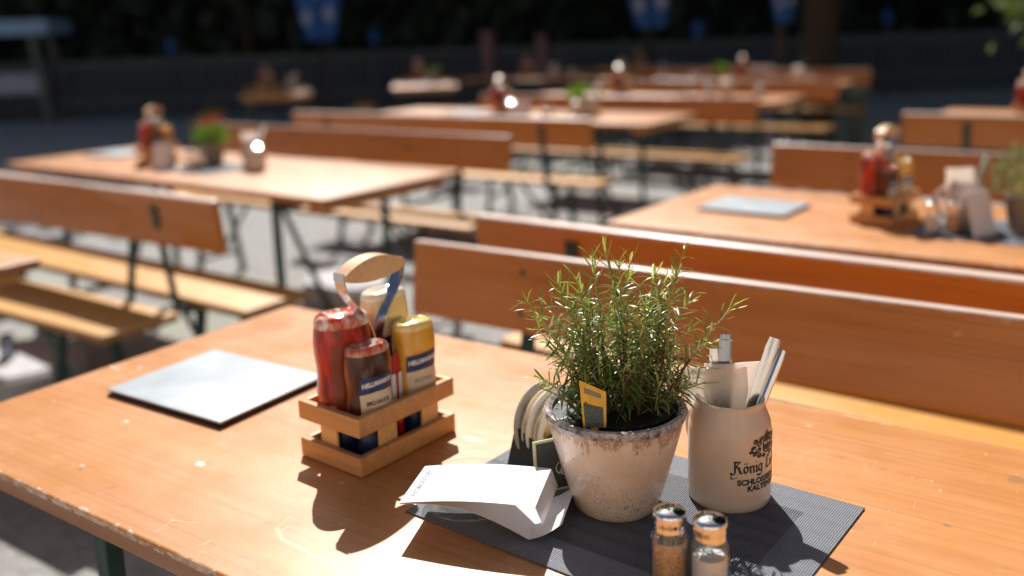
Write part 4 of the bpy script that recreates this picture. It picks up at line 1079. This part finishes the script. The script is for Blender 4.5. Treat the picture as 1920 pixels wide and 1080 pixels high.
# round concrete parasol bases on the gravel
def disc_base(label, loc, r=.27, h=.11):
    t = thing('parasol_base', label, 'parasol base', loc, 0, 'round concrete parasol bases')
    MB().lathe([(.001, 0), (r, 0), (r, h - .025), (r - .02, h - .007), (.03, h), (.001, h)], 48).build('concrete_disc', M['concrete'], t, True)
    MB().lathe([(.026, h + .0001), (.026, h + .08), (.022, h + .08), (.022, h + .001)], 20).build('socket', M['darksteel'], t, True)
disc_base('round grey concrete base at the left picture edge under the bench end', (-1.96, .38, 0), .25, .20)
disc_base('round pale concrete base on sunlit gravel beyond the caddy handle', (-1.93, 2.10, 0), .25, .10)

# the inn behind the viewpoint: added unseen, to bounce sunlight onto shaded fronts
def bounce_inn():
    t = thing('bounce_building', 'added cream sun-bouncing house behind the viewpoint, out of the picture', 'building', (CAM.x + .56 * 4.6, CAM.y - .82 * 4.6, 0), R(34.5))
    # local +y looks at the garden
    W, H, D = 13.0, 4.2, 6.0; wins = [(-4.35 + 2.9 * i, 1.0) for i in range(4)]
    wall = MB(); xs = sorted({-W / 2, W / 2} | {x + d for x, z in wins for d in (-.55, .55)}); zs = [0, 1.0, 2.5, H]
    for i in range(len(xs) - 1):
        for j in range(len(zs) - 1):
            cx = (xs[i] + xs[i + 1]) / 2; cz = (zs[j] + zs[j + 1]) / 2
            if any(abs(cx - x) < .5 and z < cz < z + 1.5 for x, z in wins): continue
            wall.box((cx, -.15, cz), (xs[i + 1] - xs[i], .3, zs[j + 1] - zs[j]))
    wall.box((0, -D, H / 2), (W, .3, H)); wall.box((-W / 2 + .15, -D / 2 - .002, H / 2), (.3, D - .31, H)); wall.box((W / 2 - .15, -D / 2 - .002, H / 2), (.3, D - .31, H))
    wall.build('wall', M['render'], t)
    for x, z in wins:
        h = 1.5 if z < 2 else 1.4
        w_ = MB(); w_.box((x - .51, -.05, z + h / 2), (.08, .08, h)); w_.box((x + .51, -.05, z + h / 2), (.08, .08, h)); w_.box((x, -.05, z + .04), (.94, .08, .08)); w_.box((x, -.05, z + h - .04), (.94, .08, .08)); w_.box((x, -.05, z + h / 2), (.05, .08, h - .16))
        f_ = w_.build('window', M['whitepaint'], t); MB().box((x, -.10, z + h / 2), (.92, .01, h - .18)).build('pane', M['pane'], f_)
        MB().box((x, .05, z - .04), (1.25, .14, .06)).build('sill', M['concrete'], f_)
    r_ = MB(); r_.add([(-W / 2 - .4, .6, H - .1), (W / 2 + .4, .6, H - .1), (W / 2 + .4, -D / 2, H + 3), (-W / 2 - .4, -D / 2, H + 3), (W / 2 + .4, -D - .6, H - .1), (-W / 2 - .4, -D - .6, H - .1),
        (-W / 2 - .4, .6, H + .05), (W / 2 + .4, .6, H + .05), (W / 2 + .4, -D / 2, H + 3.15), (-W / 2 - .4, -D / 2, H + 3.15), (W / 2 + .4, -D - .6, H + .05), (-W / 2 - .4, -D - .6, H + .05)],
        [(0, 3, 2, 1), (3, 5, 4, 2), (6, 7, 8, 9), (9, 8, 10, 11), (0, 1, 7, 6), (5, 11, 10, 4), (0, 6, 9, 3), (3, 9, 11, 5), (1, 2, 8, 7), (2, 4, 10, 8)])
    r_.build('roof', M['rooftile'], t)
bounce_inn()
# ================================================================= BACKGROUND
def stand():
    t = thing('serving_stand', 'wooden serving stand with blue roof at the far left', 'stand', (-15.85, 7.75, 0), R(35))
    MB().box((0, 0, 1.67), (1.9, 1.0, .26)).build('roof', M['roofblue'], t, True, .03)
    MB().box((-.05, 0, .68), (1.5, .7, .36)).build('counter', M['concrete'], t, True, .01)
    for sx in (-1, 1):
        for sy in (-1, 1): MB().bar((sx * .80, sy * .40, 0), (sx * .60, sy * .32, 1.54), .12).build('post', M['standwood'], t, True, .005)
stand()
def fence():
    a = Vector((-19.5, 5.2, 0)); b = Vector((6.0, 22.9, 0)); L = (b - a).length; d = (b - a).normalized(); nseg = 12
    for s in range(nseg):
        p0 = a + d * (L * s / nseg); t = thing('picket_fence', 'x', 'fence', p0, math.atan2(d.y, d.x), 'weathered picket fence panels at the edge of the trees')
        t['label'] = 'weathered grey picket fence panel under the far trees, ' + ['first', 'second', 'third', 'fourth', 'fifth', 'sixth', 'seventh', 'eighth', 'ninth', 'tenth', 'eleventh', 'twelfth'][s] + ' from the left'
        l = L / nseg
        mb = MB(); mb.box((l / 2, 0, 1.0), (l - .1, .05, .09)); mb.box((l / 2, 0, .3), (l - .1, .05, .09)); mb.build('rail', M['standwood'], t)
        mb = MB(); k = .12
        while k < l - .06: mb.box((k, -.04, .53), (.07, .02, 1.0)); k += .13
        mb.build('pickets', M['picket'], t)
        MB().box((0, 0, .57), (.10, .10, 1.14)).build('post', M['grey'], t)
    return a, d, L
fa, fd, fL = fence()
def crown_mesh(rad, h, n, size, seed, clumps=26):
    rnd = random.Random(seed); mb = MB(); cl = []
    for k in range(clumps):
        v = Vector((rnd.gauss(0, 1), rnd.gauss(0, 1), rnd.gauss(0, 1))).normalized() * rnd.uniform(.35, 1) ** .6
        cl.append((Vector((v.x * rad, v.y * rad, v.z * h / 2)), rnd.uniform(.22, .42) * rad))
    for k in range(n):
        c, r = rnd.choice(cl); v = Vector((rnd.gauss(0, 1), rnd.gauss(0, 1), rnd.gauss(0, .8))); v = v.normalized() * r * rnd.random() ** .4; p = c + v
        u = Vector((rnd.gauss(0, 1), rnd.gauss(0, 1), rnd.gauss(0, .5))).normalized(); w = u.orthogonal().normalized(); w = Matrix.Rotation(rnd.uniform(0, 6), 3, u) @ w
        s = size * rnd.uniform(.6, 1.3)
        mb.add([p - u * s, p - w * s * .5, p + u * s, p + w * s * .5], [(0, 1, 2, 3)])
    return mb
CR = {}
def tree(label, loc, H, rad, ch, r0, n=2600, size=.16, seed=1, leaf='darkleaf', lean=(0, 0), group='trees shading the far side of the garden'):
    rnd = random.Random(seed); t = thing('tree', label, 'tree', loc, rnd.uniform(0, 6), group)
    mb = MB(); zc = H - ch / 2; pts = [(lean[0] * q ** 3 + .06 * math.sin(q * 5 + seed), lean[1] * q ** 3 + .05 * math.cos(q * 4), q * (H - ch * .35)) for q in [i / 8 for i in range(9)]]
    mb.tube(pts, [r0 * (1.25 - .2 * min(1, i)) * (1 - .075 * i) for i in range(9)], 12)
    for k in range(7):
        a = k * .9 + rnd.random(); z0 = H - ch * rnd.uniform(.75, 1.0); r = rad * rnd.uniform(.5, .8); i = min(7, int(z0 / (H - ch * .35) * 8)); p = Vector(pts[max(1, i)])
        mb.tube([p, p + Vector((math.cos(a) * r * .5, math.sin(a) * r * .5, .5)), p + Vector((math.cos(a) * r, math.sin(a) * r, 1.1))], [r0 * .4, r0 * .25, r0 * .1], 7)
    mb.build('trunk', M['trunk'], t, True)
    key = (n, seed % 3)
    if key not in CR: CR[key] = crown_mesh(1, 1.0, n, 1.0 * .045, seed % 3 + 20)
    sz = CR[key]; vs = []
    # scale positions but keep leaf size
    fs = sz.f; nv = []
    for q in range(0, len(sz.v), 4):
        c = (Vector(sz.v[q]) + Vector(sz.v[q + 2])) / 2
        for k in range(4):
            o = (Vector(sz.v[q + k]) - c) * (size / .045); nv.append((c.x * rad + o.x + lean[0], c.y * rad + o.y + lean[1], c.z * ch + zc + o.z))
    MB().add(nv, fs).build('crown', M[leaf], t)
    return t
rt = random.Random(3)
labels = ['tall dark tree behind the fence, first from the left', 'tall dark tree behind the fence, second from the left', 'tall dark tree behind the fence, third from the left', 'tall dark tree behind the fence, left of the first blue banner',
          'tall dark tree behind the fence, right of the first blue banner', 'tall dark tree behind the fence near the middle', 'tall dark tree behind the fence, left of the second banner', 'tall dark tree behind the fence right of the second banner',
          'tall dark tree behind the fence beyond the big trunk', 'tall dark tree behind the fence, last on the right']
nrm = Vector((-fd.y, fd.x, 0))
for i in range(10):
    p = fa + fd * (fL * (i + .3) / 10) + nrm * (2.4 + 1.2 * (i % 2))
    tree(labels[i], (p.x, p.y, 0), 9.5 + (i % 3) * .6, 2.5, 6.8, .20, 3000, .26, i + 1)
bt = tree('big dark trunk rising through the tables right of centre', (-1.85, 9.45, 0), 99.0, 2.4, 4.2, .15, 7600, .24, 2, 'darkleaf', (-.7, .15)); bt.rotation_euler = (0, 0, 0)
for i, (x, y) in enumerate(((-18.5, 8.6), (-15.6, 10.6), (-12.6, 13.4), (-9.2, 15.4), (-5.6, 17.2), (-1.6, 14.6), (2.2, 16.0), (-14.2, 7.9))):
    tree('tall tree close behind the fence, ' + ['first', 'third', 'fourth', 'fifth', 'sixth', 'seventh', 'last', 'second'][i] + ' from the left', (x - 2.4, y + 3.0, 0), 12.0, 3.4, 7.0, .15, 4600, .32, 30 + i)
tree('broad unseen tree added on the right to darken the right tables', (4.3, 7.2, 0), 8.8, 3.6, 5.0, .2, 6500, .26, 8)  # added out of view; its crown keeps skylight off the tables
tree('unseen tree added on the right, its crown blocking skylight above the bench', (1.5, 6.0, 0), 8.6, 2.3, 4.2, .16, 5200, .26, 11)  # another added crown, closing the sky over the bench
tree('nearest unseen tree added on the right to block skylight', (4.1, 4.3, 0), 8.4, 2.5, 5.0, .17, 5200, .26, 14)  # added closer in, to block sky from the viewer's side
tree('slender tree in the shade behind the right tables', (1.2, 11.2, 0), 9.0, 3.4, 5.4, .16, 7600, .24, 4)
tree('tree over the far left tables', (-13.5, 11.2, 0), 9.8, 3.2, 5.6, .16, 4600, .26, 5)
def hedge():
    rnd = random.Random(5); mb = MB()
    for k in range(30000):
        s = rnd.random() * (fL + 8) - 4; dn = 1.1 + 1.9 * rnd.random(); p = fa + fd * s + nrm * dn
        hh = 3.6 + .8 * noise.noise(Vector((s * .4, 0, 3))); p.z = rnd.random() * hh
        u = Vector((rnd.gauss(0, 1), rnd.gauss(0, 1), rnd.gauss(0, 1))).normalized(); w = u.orthogonal().normalized(); s2 = rnd.uniform(.12, .26)
        mb.add([p - u * s2, p - w * s2 * .55, p + u * s2, p + w * s2 * .55], [(0, 1, 2, 3)])
    # dense core
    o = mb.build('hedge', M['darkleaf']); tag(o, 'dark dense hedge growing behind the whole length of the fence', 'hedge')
    hc = MB(); c0 = fa - fd * 4 + nrm * 2.6; c1 = fa + fd * (fL + 4) + nrm * 2.6
    hc.bar((c0.x, c0.y, 1.6), (c1.x, c1.y, 1.6), .9, 3.1).build('hedge_core', M['darkleaf'], o)
hedge()
def woods():
    rnd = random.Random(6); mb = MB()
    for k in range(9000):
        s = rnd.random() * (fL + 60) - 30; p = fa + fd * s + nrm * rnd.uniform(8, 13); p.z = rnd.random() ** .8 * 11
        u = Vector((rnd.gauss(0, 1), rnd.gauss(0, 1), rnd.gauss(0, 1))).normalized(); w = u.orthogonal().normalized(); s2 = rnd.uniform(.35, .7)
        mb.add([p - u * s2, p - w * s2 * .6, p + u * s2, p + w * s2 * .6], [(0, 1, 2, 3)])
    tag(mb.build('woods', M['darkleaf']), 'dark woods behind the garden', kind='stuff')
woods()
def banner(label, loc, rz, w, z0, z1, seed):
    t = thing('banner', label, 'banner', loc, rz, 'blue banners hanging among the trees')
    vs = []; fs = []; n, m_ = 10, 12
    for j in range(m_ + 1):
        for i in range(n + 1):
            q = j / m_; ww = w * (1 - .35 * max(0, .4 - q) / .4); vs.append(((i / n - .5) * ww, .05 * math.sin(i * 1.1 + j * .3), z0 + (z1 - z0) * q))
    for j in range(m_):
        for i in range(n): a = j * (n + 1) + i; fs.append((a, a + 1, a + n + 2, a + n + 1))
    f0 = list(fs); k = len(vs); vs += [(x, y + .004, z) for x, y, z in vs]; fs += [tuple(reversed([q + k for q in f])) for f in f0]
    MB().add(vs, fs).build('cloth', M['bannerblue'], t, True)
    rnd = random.Random(seed); mb = MB()
    for cx, cz in ((-.26, .22), (.24, .25), (.0, .5), (-.28, .7), (.26, .72)):
        x, z = cx * w, z0 + (z1 - z0) * cz; a = w * .17
        for sgn in (-1,): mb.add([(x - a * .8, -.062, z), (x, -.062, z - a * 1.3), (x + a * .8, -.062, z), (x, -.062, z + a * 1.3), (x - a * .8, -.060, z), (x, -.060, z - a * 1.3), (x + a * .8, -.060, z), (x, -.060, z + a * 1.3)], [(0, 1, 2, 3), (7, 6, 5, 4), (0, 4, 5, 1), (1, 5, 6, 2), (2, 6, 7, 3), (3, 7, 4, 0)])
    mb.build('lozenge_pattern', M['bannerwhite'], t)
    MB().tube([(0, .09, 0), (0, .09, z1 + .5)], .035, 10).build('pole', M['trunk'], t, True)
    MB().tube([(-w / 2, .03, z1 + .02), (w / 2, .03, z1 + .02)], .018, 8).build('crossbar', M['trunk'], t, True)
banner('large blue banner with white lozenges left of centre', (-9.85, 9.65, 0), R(35), .72, 1.28, 2.9, 1)
banner('blue banner with white lozenges above the centre tables', (-4.10, 9.90, 0), R(35), .56, 1.30, 2.6, 2)
banner('narrow blue banner beside the big tree trunk', (-1.98, 8.80, 0), R(35), .24, 1.30, 2.2, 3)
def lantern(label, loc, h=1.15):
    t = thing('garden_lantern', label, 'lantern', loc, 0, 'small blue lanterns on posts by the fence')
    MB().tube([(0, 0, 0), (0, 0, h)], .03, 8).build('post', M['grey'], t, True)
    MB().lathe([(.001, h), (.05, h), (.06, h + .02), (.06, h + .17), (.02, h + .22), (.001, h + .22)], 16).build('lantern_head', M['bannerblue'], t, True)
lantern('small blue lantern post by the fence on the left', (-13.0, 9.1, 0))
lantern('small blue lantern post right of the large banner', (-9.7, 10.75, 0), 1.2)
lantern('small blue lantern post right of the trunk', (-2.5, 15.6, 0), 1.25)
lantern('small blue lantern post right of the centre banner', (-4.0, 11.2, 0), 1.15)
def gpost(label, loc, h, w, mt, cat='post', nm='garden_post'):
    t = thing(nm, label, cat, loc, R(20), 'upright posts among the far tables')
    MB().box((0, 0, h / 2), (w, w, h)).build('post_shaft', M[mt], t, True, .01); MB().box((0, 0, h + .02), (w * 1.3, w * 1.3, .04)).build('post_cap', M[mt], t, True, .005)
gpost('grey post in the shade right of the big trunk', (-1.0, 8.0, 0), .62, .17, 'greenshade')
gpost('reddish post behind the far centre table', (-6.0, 8.95, 0), 1.28, .14, 'pinkpost')
gpost('purplish post right of the reddish one', (-5.38, 9.3, 0), 1.22, .11, 'pinkpost')
# sunlit branch reaching into the upper right corner, from a young tree outside the frame
tree('young tree outside the frame, its bright low branch in the upper right corner', (.97, 4.76, 0), 2.72, .62, 1.62, .04, 2200, .05, 9, 'treeleaf', (0, 0), 'young sunlit trees')
